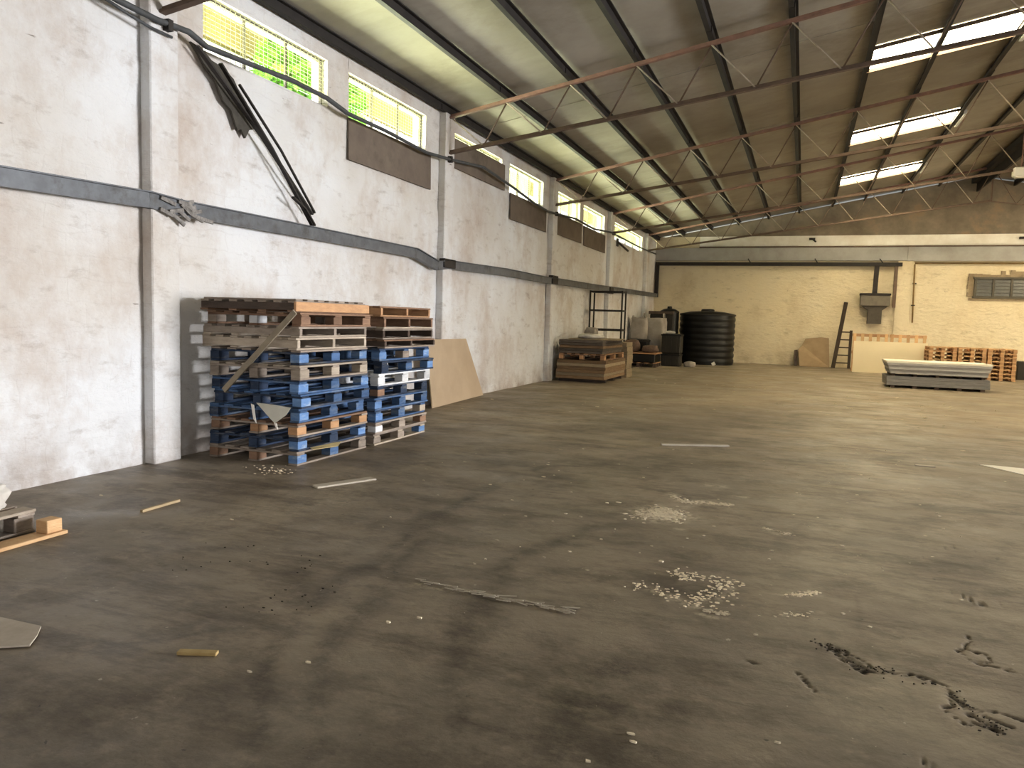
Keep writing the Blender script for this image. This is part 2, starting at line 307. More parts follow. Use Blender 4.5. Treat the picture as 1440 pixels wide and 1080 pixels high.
def floor_mat():
    m = bpy.data.materials.new('worn_concrete_floor'); m.use_nodes = True; nt = m.node_tree; N = nt.nodes; L = nt.links; b = N['Principled BSDF']
    b.inputs['Specular IOR Level'].default_value = 0.35
    g = N.new('ShaderNodeNewGeometry')
    def nz(scale, det=7, st=(1, 1, 1), rough=0.65, off=0.0):
        mp = N.new('ShaderNodeMapping'); mp.inputs['Scale'].default_value = st; mp.inputs['Location'].default_value = (off, off, 0)
        L.new(g.outputs['Position'], mp.inputs['Vector'])
        n = N.new('ShaderNodeTexNoise'); n.inputs['Scale'].default_value = scale; n.inputs['Detail'].default_value = det; n.inputs['Roughness'].default_value = rough
        L.new(mp.outputs[0], n.inputs['Vector']); return n.outputs['Fac']
    def rng(v, a, c, lo=0, hi=1):
        r = N.new('ShaderNodeMapRange'); r.inputs['From Min'].default_value = a; r.inputs['From Max'].default_value = c
        r.inputs['To Min'].default_value = lo; r.inputs['To Max'].default_value = hi; L.new(v, r.inputs['Value']); return r.outputs[0]
    def mul(a, c):
        x = N.new('ShaderNodeMath'); x.operation = 'MULTIPLY'; L.new(a, x.inputs[0])
        if isinstance(c, float): x.inputs[1].default_value = c
        else: L.new(c, x.inputs[1])
        return x.outputs[0]
    def mix(f, a, c):
        x = N.new('ShaderNodeMix'); x.data_type = 'RGBA'; L.new(f, x.inputs['Factor'])
        for k, v in (('A', a), ('B', c)):
            if isinstance(v, tuple): x.inputs[k].default_value = (*v, 1)
            else: L.new(v, x.inputs[k])
        return x.outputs['Result']
    def at(nm):
        a = N.new('ShaderNodeAttribute'); a.attribute_name = nm; return a.outputs['Fac']
    c = mix(rng(nz(0.5, 8), 0.40, 0.60), FL1, FL2)
    c = mix(rng(nz(1.7, 9, (1, 1.6, 1), .74, 4.0), 0.47, 0.62, 0, 0.8), c, FL3)
    c = mix(rng(nz(0.9, 10, (.55, 2.2, 1), .78, 31.0), 0.52, 0.64, 0, 0.75), c, (0.088, 0.068, 0.048))
    c = mix(rng(nz(1.3, 9, (.6, 2.4, 1), .75, 41.0), 0.56, 0.68, 0, 0.6), c, (0.36, 0.30, 0.215))
    c = mix(rng(nz(4.5, 8, (1, 1, 1), .7, 9.0), 0.55, 0.72, 0, 0.45), c, tuple(x * 1.5 for x in FL1))
    c = mix(mul(at('dirt'), rng(nz(3.5, 9, (1, 1, 1), .8, 2.0), 0.38, 0.58, 0.12, 1.0)), c, (0.048, 0.037, 0.027))
    c = mix(mul(at('dust'), rng(nz(14, 6, (1, 1, 1), .75, 6.0), 0.42, 0.58, 0.0, 0.95)), c, (0.56, 0.48, 0.35))
    c = mix(rng(nz(26, 2, (1, .7, 1), .5, 15.0), 0.745, 0.76, 0, 0.8), c, (0.42, 0.37, 0.29))
    c = mix(rng(nz(19, 3, (.8, 1, 1), .5, 25.0), 0.72, 0.75, 0, 0.7), c, (0.03, 0.025, 0.02))
    c = mix(at('crack'), c, (0.016, 0.013, 0.011))
    L.new(c, b.inputs['Base Color'])
    L.new(rng(nz(1.2, 6, off=7.0), 0.35, 0.65, 0.42, 0.72), b.inputs['Roughness'])
    bp = N.new('ShaderNodeBump'); bp.inputs['Strength'].default_value = 0.5; bp.inputs['Distance'].default_value = 0.012; L.new(nz(9, 9), bp.inputs['Height'])
    L.new(bp.outputs[0], b.inputs['Normal'])
    return m
FL1 = (0.275, 0.224, 0.162); FL2 = (0.20, 0.168, 0.125); FL3 = (0.115, 0.092, 0.066)
fm = floor_mesh(); fm.materials.append(floor_mat())
struct(link('floor', fm), 'brown grey worn concrete floor with tyre marks and dust', 'floor')

# ------------------------------------------------------------------ windows in the left wall
PILY = [-0.35, 5.62, 11.75, 17.6, 23.4, 29.2]
WINS = [(0.3, 2.45, 4.15, 4.7), (2.9, 5.0, 4.15, 4.7), (6.27, 8.42, 4.12, 4.70), (8.90, 11.12, 4.12, 4.70), (12.18, 14.42, 4.12, 4.68), (14.85, 17.02, 4.10, 4.68), (17.98, 20.15, 4.14, 4.66), (20.5, 22.86, 4.12, 4.68), (23.78, 28.65, 4.13, 4.68)]
def wall_left():
    zt = 4.93
    ys = set(np.round(np.arange(BY, FY + .01, 0.16), 3).tolist() + [FY]); zs = set(np.round(np.arange(0, zt, 0.16), 3).tolist() + [zt])
    for a, b_, c, d in WINS: ys |= {a, b_}; zs |= {c, d}
    ys = sorted(ys); zs = sorted(zs); mb = MB(); idx = {}
    def inside(y, z): return any(a <= y <= b_ and c <= z <= d for a, b_, c, d in WINS)
    def hole(y, z): return any(a < y < b_ and c < z < d for a, b_, c, d in WINS)
    for i, y in enumerate(ys):
        for j, z in enumerate(zs):
            k = 0 if inside(y, z) or z > 4.85 else noise.fractal(Vector((y * 1.3, z * 2.2, 3.3)), 0.8, 2.0, 4) * 0.02
            idx[i, j] = len(mb.v); mb.v.append((WX + k, y, z))
    for i in range(len(ys) - 1):
        for j in range(len(zs) - 1):
            if not hole((ys[i] + ys[i + 1]) / 2, (zs[j] + zs[j + 1]) / 2):
                mb.f.append((idx[i, j], idx[i + 1, j], idx[i + 1, j + 1], idx[i, j + 1]))
    me = bpy.data.meshes.new('wall_left'); me.from_pydata(mb.v, [], mb.f); me.update()
    for p in me.polygons: p.use_smooth = True
    bk = MB(); T = 0.24
    x0, x1 = WX - T, WX - .03
    cuts = sorted(WINS); y = BY
    bk.box(x0, x1, BY, FY, 0, 4.10)
    for a, b_, c, d in cuts:
        bk.box(x0, x1, y, a, 4.10, 4.93); bk.box(x0, WX, a, b_, 4.10, c); bk.box(x0, WX, a, b_, d, 4.93); y = b_
        bk.box(x1, WX, a - .001, a, c, d); bk.box(x1, WX, b_, b_ + .001, c, d)
    bk.box(x0, x1, y, FY, 4.10, 4.93)
    o = link('wall_left', me); me.materials.append(M_wallL)
    k = bk.build('wall_core', M_wallL, o)
    struct(o, 'whitewashed rough masonry wall with high clerestory windows', 'wall')
wall_left()
for i, y in enumerate(PILY):
    y0 = y - .15; wd = 0.34 if i < 4 else 0.42
    o = MB().box(WX, WX + .13, y0, y0 + wd, 0, 4.9).build('trim_%d' % (i + 1), M_wallL, bevel=.012)
    struct(o, ['pilaster by the camera', 'grey white pilaster nearest the near window', 'pilaster behind the blue pallet stacks', 'pilaster next to the brown board bundle', 'pilaster beyond the steel rack', 'pilaster nearest the far corner'][i], 'pilaster')

# far wall
o = MB().box(WX - .24, RGX, FY, FY + .25, 0, 4.06).box(WX - .24, RGX, FY + .02, FY + .25, 4.06, 4.58).build('wall_far', M_wallF)
struct(o, 'cream washed wall closing the far end of the hall', 'wall')
gb = MB().prism([(WX - .24, 4.98), (RGX + .2, 4.98), (RGX + .2, roofz(RGX) - .02), (RX, roofz(RX) - .02), (WX - .24, roofz(WX) - .06)], 0, .2, Matrix(((1, 0, 0, 0), (0, 0, 1, FY + .04), (0, 1, 0, 0), (0, 0, 0, 1))))
gb.build('gable', M_raw, o)
MB().box(-4.1, RGX, FY - .04, FY + .2, 4.57, 5.0).build('painted_band', M_strip, o)
MB().box(WX, -4.1, FY - .02, FY + .2, 4.5, 5.0).build('plain_band', M_wallF, o)
struct(MB().box(WX, 3.42, FY - .12, FY + .1, 4.05, 4.55).build('trim_7', M_beamgrey, bevel=.01), 'grey concrete beam across the far wall', 'beam')
struct(MB().box(3.42, RGX, FY - .13, FY + .1, 4.04, 4.555).build('trim_8', M_beamgrey, bevel=.01), 'grey concrete beam above the louvred opening', 'beam')
struct(MB().box(3.12, 3.62, FY - .07, FY + .1, 0, 4.05).build('trim_9', M_wallF, bevel=.01), 'flush cream pilaster in the far wall', 'pilaster')
struct(MB().box(-4.1, RGX, FY - .16, FY - .02, 4.555, 4.60).build('trim_10', M_redold), 'thin dark ledge line above the grey beam', 'ledge')
# right and rear walls (out of view), with their open doorways
rw = MB()
for a, b_ in ((BY, 8.0), (14.0, 22.5), (28.5, FY)): rw.box(RGX, RGX + .2, a, b_, 0, 4.93)
for a, b_ in ((8.0, 14.0), (22.5, 28.5)): rw.box(RGX, RGX + .2, a, b_, 4.4, 4.93)
struct(rw.build('wall_right', M_wallL), 'whitewashed wall out of view with two open doorways', 'wall')
rb = MB().box(WX, 4.5, BY - .2, BY, 0, 4.93).box(9.5, RGX, BY - .2, BY, 0, 4.93).box(4.5, 9.5, BY - .2, BY, 4.4, 4.93)
rb.prism([(WX, 4.93), (RGX, 4.93), (RX, roofz(RX))], 0, .2, Matrix(((1, 0, 0, 0), (0, 0, 1, BY - .2), (0, 1, 0, 0), (0, 0, 0, 1))))
struct(rb.build('wall_rear', M_wallL), 'rear wall behind the camera with one open doorway', 'wall')

# ------------------------------------------------------------------ roof: sheets, purlins, skylights, trusses
PX = [-5.74, -4.72, -3.65, -2.60, -1.50, -0.40, 0.77, 1.86, 3.10, 4.28]
EDG = [-6.25, -3.65, -1.50, 0.77, 3.10, 5.5]
SKY = {12, 17, 22}
ceil = struct(thing('ceiling', 'pitched roof of grey sheets over the hall', 'roof'))
def sheet_mesh(x0, x1, sgn=1):
    mb = MB(); L = 1.23; n = 12
    for k in range(n):
        y0 = L * k / n; y1 = L * (k + 1) / n
        zz = [0.002 * math.cos(2 * PI * 4 * y / L) for y in (y0, y1)]
        b = len(mb.v)
        for x in (x0, x1):
            za = roofz(x) if sgn > 0 else roofz(2 * RX - x)
            XX = x if sgn > 0 else 2 * RX - x
            mb.v += [(XX, y0, za + .03 + zz[0]), (XX, y1, za + .03 + zz[1])]
        mb.f.append((b, b + 1, b + 3, b + 2))
    # turned-down lap edge
    b = len(mb.v)
    for x in (x0, x1):
        za = roofz(x); XX = x if sgn > 0 else 2 * RX - x
        mb.v += [(XX, 0, za + .042), (XX, 0, za + .030)]
    mb.f.append((b, b + 1, b + 3, b + 2))
    me = mb.mesh('roof_sheet', True); me.materials.append(M_roof); return me
M_sky = mat('translucent_skylight_sheet', (0.9, 0.88, 0.8), (0.85, 0.82, 0.72), 3, 0.5, emit=SKYLIGHT)
LS = [sheet_mesh(EDG[i] - .03, EDG[i + 1] + .03) for i in range(5)]; RS = [sheet_mesh(EDG[i] - .03, EDG[i + 1] + .03, -1) for i in range(5)]
j0 = int(BY // 1.2)
for j in range(j0, 27):
    for i in range(5):
        if i == 3 and j in SKY: continue
        link('roof_sheet', LS[i], ceil, (0, j * 1.2, R.uniform(0, .012) + .004 * (i % 2)))
    if j * 1.2 > 14 or j % 1 == 0:
        for i in range(5):
            if i == 3 and j in SKY: continue
            link('roof_sheet', RS[i], ceil, (0, j * 1.2, R.uniform(0, .012)))
for n_, j in enumerate(sorted(SKY)):
    t = struct(thing('skylight', ['bright skylight strip nearest the camera', 'second bright skylight strip, between the other two', 'farthest bright skylight strip of the three'][n_], 'skylight'))
    y0 = j * 1.2; y1 = y0 + 1.2
    for a, b_ in ((0.80, 1.83), (1.89, 3.07)):
        mb = MB(); b = len(mb.v)
        mb.v += [(a, y0, roofz(a) + .035), (b_, y0, roofz(b_) + .035), (b_, y1, roofz(b_) + .035), (a, y1, roofz(a) + .035),
                 (a, y0, roofz(a) + .045), (b_, y0, roofz(b_) + .045), (b_, y1, roofz(b_) + .045), (a, y1, roofz(a) + .045)]
        mb.f += [(0, 3, 2, 1), (4, 5, 6, 7), (0, 1, 5, 4), (1, 2, 6, 5), (2, 3, 7, 6), (3, 0, 4, 7)]
        mb.build('pane', M_sky, t)
    mb = MB()
    for y in (y0 - .02, y1): mb.bar((0.75, y, roofz(.75) - .0), (3.12, y, roofz(3.12) - .0), .035, .06)
    mb.build('frame', M_redold, t)
    MB().box(3.16, 3.22, y0, y1 + .05, roofz(3.16) - .12, roofz(3.16) - .02).build('upstand', M_strip, t)
names_p = ['eave', 'first', 'second', 'third', 'fourth', 'fifth', 'sixth', 'seventh', 'eighth', 'ninth']
for n_, j in enumerate(sorted(SKY)):  # unseen mirrored skylights, added to light the far floor
    a, b_ = 2 * RX - 3.07, 2 * RX - .80; y0 = j * 1.2; mb = MB()
    mb.v += [(a, y0, roofz(a) + .035), (b_, y0, roofz(b_) + .035), (b_, y0 + 1.2, roofz(b_) + .035), (a, y0 + 1.2, roofz(a) + .035)]; mb.f += [(0, 3, 2, 1)]
    struct(mb.build('skylight', M_sky), 'unseen skylight strip on the slope past the ridge, %s of three' % ['nearest', 'middle', 'farthest'][n_], 'skylight')
for i, x in enumerate(PX):
    mb = MB(); z = roofz(x)
    # Z-section purlin, slightly sagging, with a lap every truss
    mb.box(x - .02, x + .02, BY, FY, z - .09, z + .015); mb.box(x - .05, x + .02, BY, FY, z - .10, z - .09); mb.box(x - .02, x + .07, BY, FY, z + .0, z + .015)
    for y in PILY: mb.box(x - .035, x + .035, y - .35, y + .35, z - .105, z - .02)
    o = mb.build('purlin', M_purlin)
    tag(o, 'dark steel purlin running the hall length, ' + (names_p[i] + ' one up from the window wall' if i else 'the one right above the window wall'), 'purlin', 'roof purlins')
mb = MB()
mb.box(RX - .2, RX + .2, BY, FY, 7.05 - .26, 7.05 - .08).box(RX - .03, RX + .03, BY, FY, 6.5, 6.8)
tag(mb.build('ridge_beam', M_purlin), 'wide dark ridge beam under the roof peak', 'beam')
for k in range(1, 5):
    x = RX + k * 1.13; z = roofz(x); tag(MB().box(x - .03, x + .03, BY, FY, z - .18, z + .01).build('purlin', M_purlin), 'dark purlin on the slope beyond the ridge, number %s from the ridge' % ['one', 'two', 'three', 'four'][k - 1], 'purlin', 'roof purlins')
def truss(y, label, red):
    t = thing('roof_truss', label, 'truss', (0, y, 0))
    tz = lambda x: (roofz(x) - .17); bz = lambda x: 4.25 + .14 * (x + 5.5)
    mt, mbm = (M_redox if red else M_redold), M_redold
    def chord(f, a, b_, m, th):
        k = MB(); k.bar((a, 0, f(a)), (b_, 0, f(b_)), .07, .012); k.bar((a, .0, f(a) + .03), (b_, .0, f(b_) + .03), .012, .06)
        k.bar((a, -.02, f(a) + .01), (b_, -.02, f(b_) + .01), th, .03)
        return k
    chord(tz, WX + .12, RX, mt, .04).build('top_chord', mt, t)
    chord(bz, WX + .12, RX, mbm, .04).build('bottom_chord', mbm, t)
    m = MB(); m.bar((RX, 0, tz(RX)), (RGX - .1, 0, 4.7), .07, .03); m.build('top_chord', mbm, t)
    m = MB(); m.bar((RX, 0, bz(RX)), (RGX - .1, 0, 4.25), .07, .03); m.build('bottom_chord', mbm, t)
    nodes = [WX + .15] + PX[1:] + [RX]
    for a, b_ in zip(nodes[:-1], nodes[1:]):
        c = (a + b_) / 2 + .1
        MB().tube([(a, -.01, tz(a)), (c, -.01, bz(c) + .02)], .013, 6).build('web_rod', M_rod, t, True)
        MB().tube([(c, .01, bz(c) + .02), (b_, .01, tz(b_))], .013, 6).build('web_rod', M_redold, t, True)
    MB().bar((RX, 0, tz(RX)), (RX, 0, bz(RX)), .05, .03, (0, 1, 0)).build('king_post', mbm, t)
    rn = [RX + (RGX - RX) * k / 8 for k in range(8)]
    for a, b_ in zip(rn[:-1], rn[1:]):
        c = (a + b_) / 2; m = MB(); tr = lambda x: 4.7 + (tz(RX) - 4.7) * (RGX - .1 - x) / (RGX - .1 - RX); br_ = lambda x: 4.25 + (bz(RX) - 4.25) * (RGX - .1 - x) / (RGX - .1 - RX)
        m.tube([(a, 0, tr(a)), (c, 0, br_(c))], .013, 6); m.tube([(c, 0, br_(c)), (b_, 0, tr(b_))], .013, 6); m.build('web_rod', M_redold, t, True)
    return t
truss(-0.35, 'roof truss behind the top edge of the view', False)
truss(5.62, 'dark roof truss nearest the camera, springing from the first pilaster', False)
truss(11.75, 'red oxide roof truss springing above the blue pallet stacks', True)
truss(17.6, 'reddish roof truss springing above the brown board bundle', True)
truss(23.4, 'reddish roof truss springing beyond the steel rack', True)
truss(29.2, 'red roof truss nearest the far wall', True)

# ------------------------------------------------------------------ window fittings
WN = ['window over the camera side', 'second window over the camera side', 'large near window with green plants outside', 'window above the first brown board and left of the pallet stacks', 'window covered by a brown board except its top slit', 'window fifth along with a brown board under it', 'window above the steel rack, nearer one', 'window above the steel rack, farther one', 'long divided window nearest the far corner']
for k, (a, b_, c, d) in enumerate(WINS):
    t = struct(thing('window_%d' % (k + 1), WN[k], 'window'))
    x = WX - .10
    m = MB()
    for z in (c, d - .03): m.box(x - .02, x + .02, a, b_, z, z + .03)
    for y in (a, b_ - .03): m.box(x - .02, x + .02, y, y + .03, c, d)
    m.build('frame', M_frame, t)
    n = 3 if k < 8 else 4
    for i in range(1, n):
        y = a + (b_ - a) * i / n; MB().box(x - .015, x + .015, y - .014, y + .014, c + .03, d - .03).build('mullion', M_frame, t)
    for i in range(n):
        y0 = a + (b_ - a) * i / n; y1 = a + (b_ - a) * (i + 1) / n
        MB().box(x - .004, x + .004, y0 + .015, y1 - .015, c + .03 + (.14 if (k + i) % 3 == 0 or k == 3 else .06), d - .03).build('pane', M_glass, t)
    m = MB(); xm = x + .05; s = .075
    y = a
    while y < b_: m.box(xm, xm + .004, y, y + .004, c, d); y += s
    z = c
    while z < d: m.box(xm, xm + .004, a, b_, z, z + .004); z += s * .6
    o = m.build('wire_mesh', M_mesh, t); o['kind'] = 'stuff'
def wboard(a, b_, c, d, lab, x=WX + .02, tilt=0):
    o = MB().box(0, .025, 0, b_ - a, 0, d - c).build('window_board', M_board, bevel=.004); o.location = (x, a, c); o.rotation_euler = (tilt, math.radians(-1), 0)
    tag(o, lab, 'board', 'brown boards by the high windows')
wboard(8.86, 11.25, 3.55, 4.10, 'large brown board under the window left of the pallet pilaster')
wboard(12.13, 14.5, 4.07, 4.575, 'brown board covering most of the window beyond the pallet pilaster')
wboard(14.86, 17.2, 3.55, 4.09, 'brown board hung under the window before the third pilaster')
wboard(18.0, 20.25, 3.60, 4.12, 'smaller brown board, nearer of the two above the rack')
wboard(20.5, 22.9, 3.57, 4.10, 'smaller brown board, farther of the two above the rack')
wboard(2.2, 5.08, 4.16, 4.7, 'dark brown board high on the wall before the first pilaster')

# ------------------------------------------------------------------ trunking, conduit and wall fittings
TP = [(.2, 2.47), (4.0, 2.45), (5.42, 2.49), (5.82, 2.47), (7.5, 2.475), (10.6, 2.47), (11.35, 2.33), (11.75, 2.38), (14.4, 2.43), (17.4, 2.42), (18.0, 2.44), (21.0, 2.47), (26, 2.55), (FY - .05, 2.62)]
t = thing('cable_trunking', 'blue grey steel trunking running along the whitewashed wall at head height', 'trunking')
xt = WX + .125
for (y0, z0), (y1, z1) in zip(TP[:-1], TP[1:]):
    m = MB(); m.bar((xt, y0, z0), (xt, y1, z1), .07, .15); m.bar((xt + .04, y0, z0 + .07), (xt + .04, y1, z1 + .07), .05, .012); m.build('trunking_length', M_trunk, t)
m = MB()
for k in range(14):
    y = 5.5 + R.random() * .5; z = 2.46 + R.uniform(-.07, .09)
    m.bar((xt + .05, y, z), (xt + .06, y + R.uniform(.1, .25), z + R.uniform(-.09, .05)), .02, .035)
m.build('torn_joint_cover', mat('torn_grey_tape', (.30, .28, .26), (.12, .11, .1), 20, .8), t)
for y in (11.75, 17.6, 23.4): MB().box(WX + .08, WX + .19, y - .22, y + .22, 2.32 if y < 12 else 2.36, 2.47 if y < 12 else 2.56).build('joint_box', M_dark, t, bevel=.01)
MB().box(WX + .03, WX + .17, FY - .2, FY - .06, 2.55, 3.98).build('riser', M_dark, t)
t = thing('wall_conduit', 'dark conduit sagging along the sills of the high windows', 'conduit')
CP = [(4.3, 4.2), (5.09, 4.13), (5.51, 4.12), (5.9, 4.15), (6.13, 4.09), (6.75, 4.12), (7.47, 4.16), (8.17, 4.15), (8.64, 4.08), (9.54, 4.09), (10.84, 4.05), (11.74, 4.12), (13.09, 4.26), (14.57, 4.16), (15.88, 4.04), (16.87, 3.99), (19.2, 4.12), (21.0, 4.08), (23.1, 4.22), (27.46, 4.19), (30.6, 4.23)]
MB().tube([(WX + .17, y, z) for y, z in CP], [.03] * 9 + [.026] * 12, 8).build('conduit_pipe', M_cable, t, True)
MB().tube([(WX + .16, y, z) for y, z in [(4.95, 4.1), (5.2, 4.06), (5.45, 4.03), (5.7, 4.03)]], .014, 6).build('loose_cable', M_cable, t, True)
for y, z in ((5.65, 4.12), (11.7, 4.12), (17.6, 4.03), (23.4, 4.22)): MB().box(WX + .09, WX + .2, y - .03, y + .03, z - .05, z + .05).build('bracket', M_dark, t)
# bars hanging diagonally
t = thing('hanging_steel_bars', 'bundle of thin dark steel bars hanging diagonally below the near window', 'steel bars')
bars = [((-5.70, 6.02, 4.06), (-5.72, 7.93, 2.70), .05), ((-5.66, 6.30, 3.98), (-5.68, 7.88, 2.56), .045), ((-5.68, 6.6, 3.86), (-5.7, 7.96, 2.72), .025), ((-5.64, 7.45, 2.83), (-5.66, 7.9, 2.56), .04)]
for p, q, a in bars:
    pm = Vector(p).lerp(Vector(q), .5) + Vector((0, 0.02, .04))
    m = MB(); m.bar(p, pm, a, .02); m.bar(pm, q, a, .02); m.build('steel_bar', M_dark, t)
m = MB()  # flat dark irregular shape set close to the wall beside the bars
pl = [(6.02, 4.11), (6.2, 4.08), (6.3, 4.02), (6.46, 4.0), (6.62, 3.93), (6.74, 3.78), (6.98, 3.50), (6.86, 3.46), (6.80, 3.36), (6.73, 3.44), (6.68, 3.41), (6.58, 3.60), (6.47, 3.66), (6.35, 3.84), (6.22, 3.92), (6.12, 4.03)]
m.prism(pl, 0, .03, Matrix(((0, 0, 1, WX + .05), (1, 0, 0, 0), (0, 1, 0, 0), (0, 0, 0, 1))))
o = m.build('dark_wall_patch', mat('matt_dark_brown', (.075, .068, .055), (.045, .04, .034), 6, .95, .4, 20)); tag(o, 'flat dark patch on the wall behind the hanging steel bars', 'sacking')
t = thing('wall_bracket', 'thin dark bracket sticking out near the far corner window', 'bracket')
MB().bar((WX + .01, 24.6, 4.1), (WX + .22, 25.3, 3.86), .05, .05).build('arm', M_dark, t); MB().box(WX, WX + .03, 24.5, 24.7, 3.95, 4.2).build('plate', M_dark, t)
# far wall services
t = thing('far_wall_trunking', 'dark square trunking under the grey beam, with a drop pipe', 'trunking')
MB().box(WX + .20, 3.26, FY - .26, FY - .12, 3.84, 3.97).build('trunking_length', M_dark, t)
MB().box(3.02, 3.13, FY - .2, FY - .1, 2.32, 3.86).build('drop_pipe', M_redold, t)
for x in (-2.1, 0.35, 2.6): MB().bar((x, FY - .18, 3.97), (x - .1, FY - .14, 4.12), .03).build('hook', M_dark, t)
t = thing('thin_wall_pipe', 'thin brown pipe running down the cream far wall beside the pilaster', 'pipe')
MB().tube([(RGX - 1, FY - .1, 3.96), (3.68, FY - .1, 3.96), (3.68, FY - .1, 3.9), (3.74, FY - .06, 1.78)], .028, 8).build('pipe_run', mat('ochre_pipe', (.30, .19, .07), (.2, .13, .05), 8, .7), t, True)
for z in (3.2, 2.4): MB().box(3.66, 3.78, FY - .1, FY, z, z + .04).build('clip', M_dark, t)
t = thing('wall_fan_unit', 'grey box unit with duct hanging from the dark trunking on the far wall', 'fan unit')
MB().bar((2.42, FY - .2, 3.86), (2.40, FY - .2, 2.82), .16, .12, (0, 1, 0)).build('drop_post', M_dark, t)
M_fan = mat('fan_grey', (.17, .15, .12), (.13, .115, .095), 5, .7)
MB().box(1.92, 2.92, FY - .42, FY - .05, 2.36, 2.76).build('housing', M_fan, t, bevel=.02)
MB().box(1.90, 2.94, FY - .45, FY - .03, 2.75, 2.83).build('lid', M_dark, t, bevel=.01)
MB().prism([(1.98, 2.36), (2.88, 2.36), (2.68, 2.2), (2.68, 1.70), (2.20, 1.70), (2.20, 2.2)], 0, .25, Matrix(((1, 0, 0, 0), (0, 0, 1, FY - .34), (0, 1, 0, 0), (0, 0, 0, 1)))).build('duct', mat('fan_dark', (.085, .075, .06), (.06, .05, .04), 5, .7), t, bevel=.01)
# louvred opening in the far wall
t = struct(thing('window_10', 'dark louvred opening with broken edge in the far wall', 'window'))
M_lou = mat('louvre_glass_grey', (.13, .13, .125), (.08, .08, .08), 6, .35)
for k in range(5):
    x0 = 5.72 + k * .56
    for j in range(5):
        z = 2.80 + j * .12
        MB().box(x0, x0 + .52, -.004, .004, 0, .12, Matrix.Translation((0, FY - .06, z)) @ Matrix.Rotation(math.radians(-14), 4, 'X')).build('louvre_blade', M_lou, t)
m = MB().box(5.60, 8.6, FY - .1, FY - .02, 2.72, 2.79).box(5.60, 8.6, FY - .1, FY - .02, 3.40, 3.47)
for k in range(6): m.box(5.64 + k * .56, 5.71 + k * .56, FY - .09, FY - .02, 2.75, 3.45)
m.build('frame', mat('louvre_frame', (.10, .09, .07), None, 6, .7), t)
m = MB(); xx = 5.45; M_br = mat('broken_render', (.33, .26, .17), (.20, .15, .10), 5, .95, .5)
while xx < 8.6:
    w_ = R.uniform(.12, .3); m.box(xx, xx + w_, FY - .05, FY + .0, 3.46, 3.50 + R.uniform(.02, .26 if xx > 6.3 else .1)); xx += w_
for k in range(5): m.box(5.46 + R.uniform(-.04, .06), 5.62, FY - .05, FY, 2.78 + k * .14, 2.92 + k * .14)
m.box(5.5, 8.6, FY - .05, FY, 2.64, 2.73)
m.build('broken_edge', M_br, t)
for (x, z, lb) in ((-.0, 4.88, 'above the worn brown sheet'), (6.9, 4.86, 'above the louvred opening')):
    t = thing('wall_hook', 'small dark iron lug on the white band, ' + lb, 'hook', group='iron lugs on the white band')
    MB().box(x, x + .22, FY - .14, FY - .03, z - .05, z + .03).build('plate', M_dark, t); MB().bar((x + .1, FY - .1, z), (x + .25, FY - .2, z - .13), .05).build('prong', M_dark, t)

# hanging lamp beyond the ridge
t = thing('hanging_lamp', 'white batten lamp hanging from the roof near the ridge', 'lamp', (0, 23.4, 0))
MB().box(4.84, 6.1, -.12, .12, 5.55, 5.79).build('housing', mat('lamp_white', (.75, .73, .68), (.68, .65, .6), 4, .5), t, bevel=.03)
MB().box(4.9, 6.04, -.09, .09, 5.53, 5.56).build('diffuser', M_strip, t)
for x in (5.03, 5.9): MB().tube([(x, 0, 5.79), (x, 0, 6.7)], .018, 6).build('hanger', M_redox, t)

# ------------------------------------------------------------------ pallets
def wood(name, c, c2, **k): return mat(name, c, c2, 5, .85, .25, 30, stretch=(1, 1, 4), rnd=.22, **k)
PM = {
 'blue': wood('pallet_blue', (.075, .14, .28), (.04, .085, .18), c3=(.16, .2, .26), s3=3),
 'sky': wood('pallet_bright_blue', (.15, .27, .50), (.09, .18, .38), c3=(.35, .42, .5), s3=4),
 'navy': wood('pallet_dark_blue', (.035, .055, .10), (.022, .036, .07), c3=(.14, .14, .14), s3=3),
 'grey': wood('pallet_weathered_grey', (.34, .285, .235), (.23, .185, .15)),
 'beige': wood('pallet_beige', (.46, .39, .31), (.34, .28, .22)),
 'brown': wood('pallet_brown', (.27, .165, .105), (.18, .105, .07)),
 'orange': wood('pallet_new_orange', (.50, .29, .15), (.38, .21, .11)),
 'white': wood('pallet_white', (.74, .74, .74), (.55, .56, .58)),
 'dark': wood('pallet_dark_brown', (.10, .07, .055), (.06, .045, .035)),
 'pine': wood('pallet_pine', (.62, .41, .22), (.50, .30, .15)),
}
CACHE = {}
def piece(name, sx, sy, sz, m, parent, loc, rz=0):
    key = (round(sx, 3), round(sy, 3), round(sz, 3), m)
    if key not in CACHE:
        me = MB().box(-sx / 2, sx / 2, -sy / 2, sy / 2, -sz / 2, sz / 2).mesh(name, bevel=.004); me.materials.append(PM[m]); CACHE[key] = me
    return link(name, CACHE[key], parent, loc, (0, 0, rz))
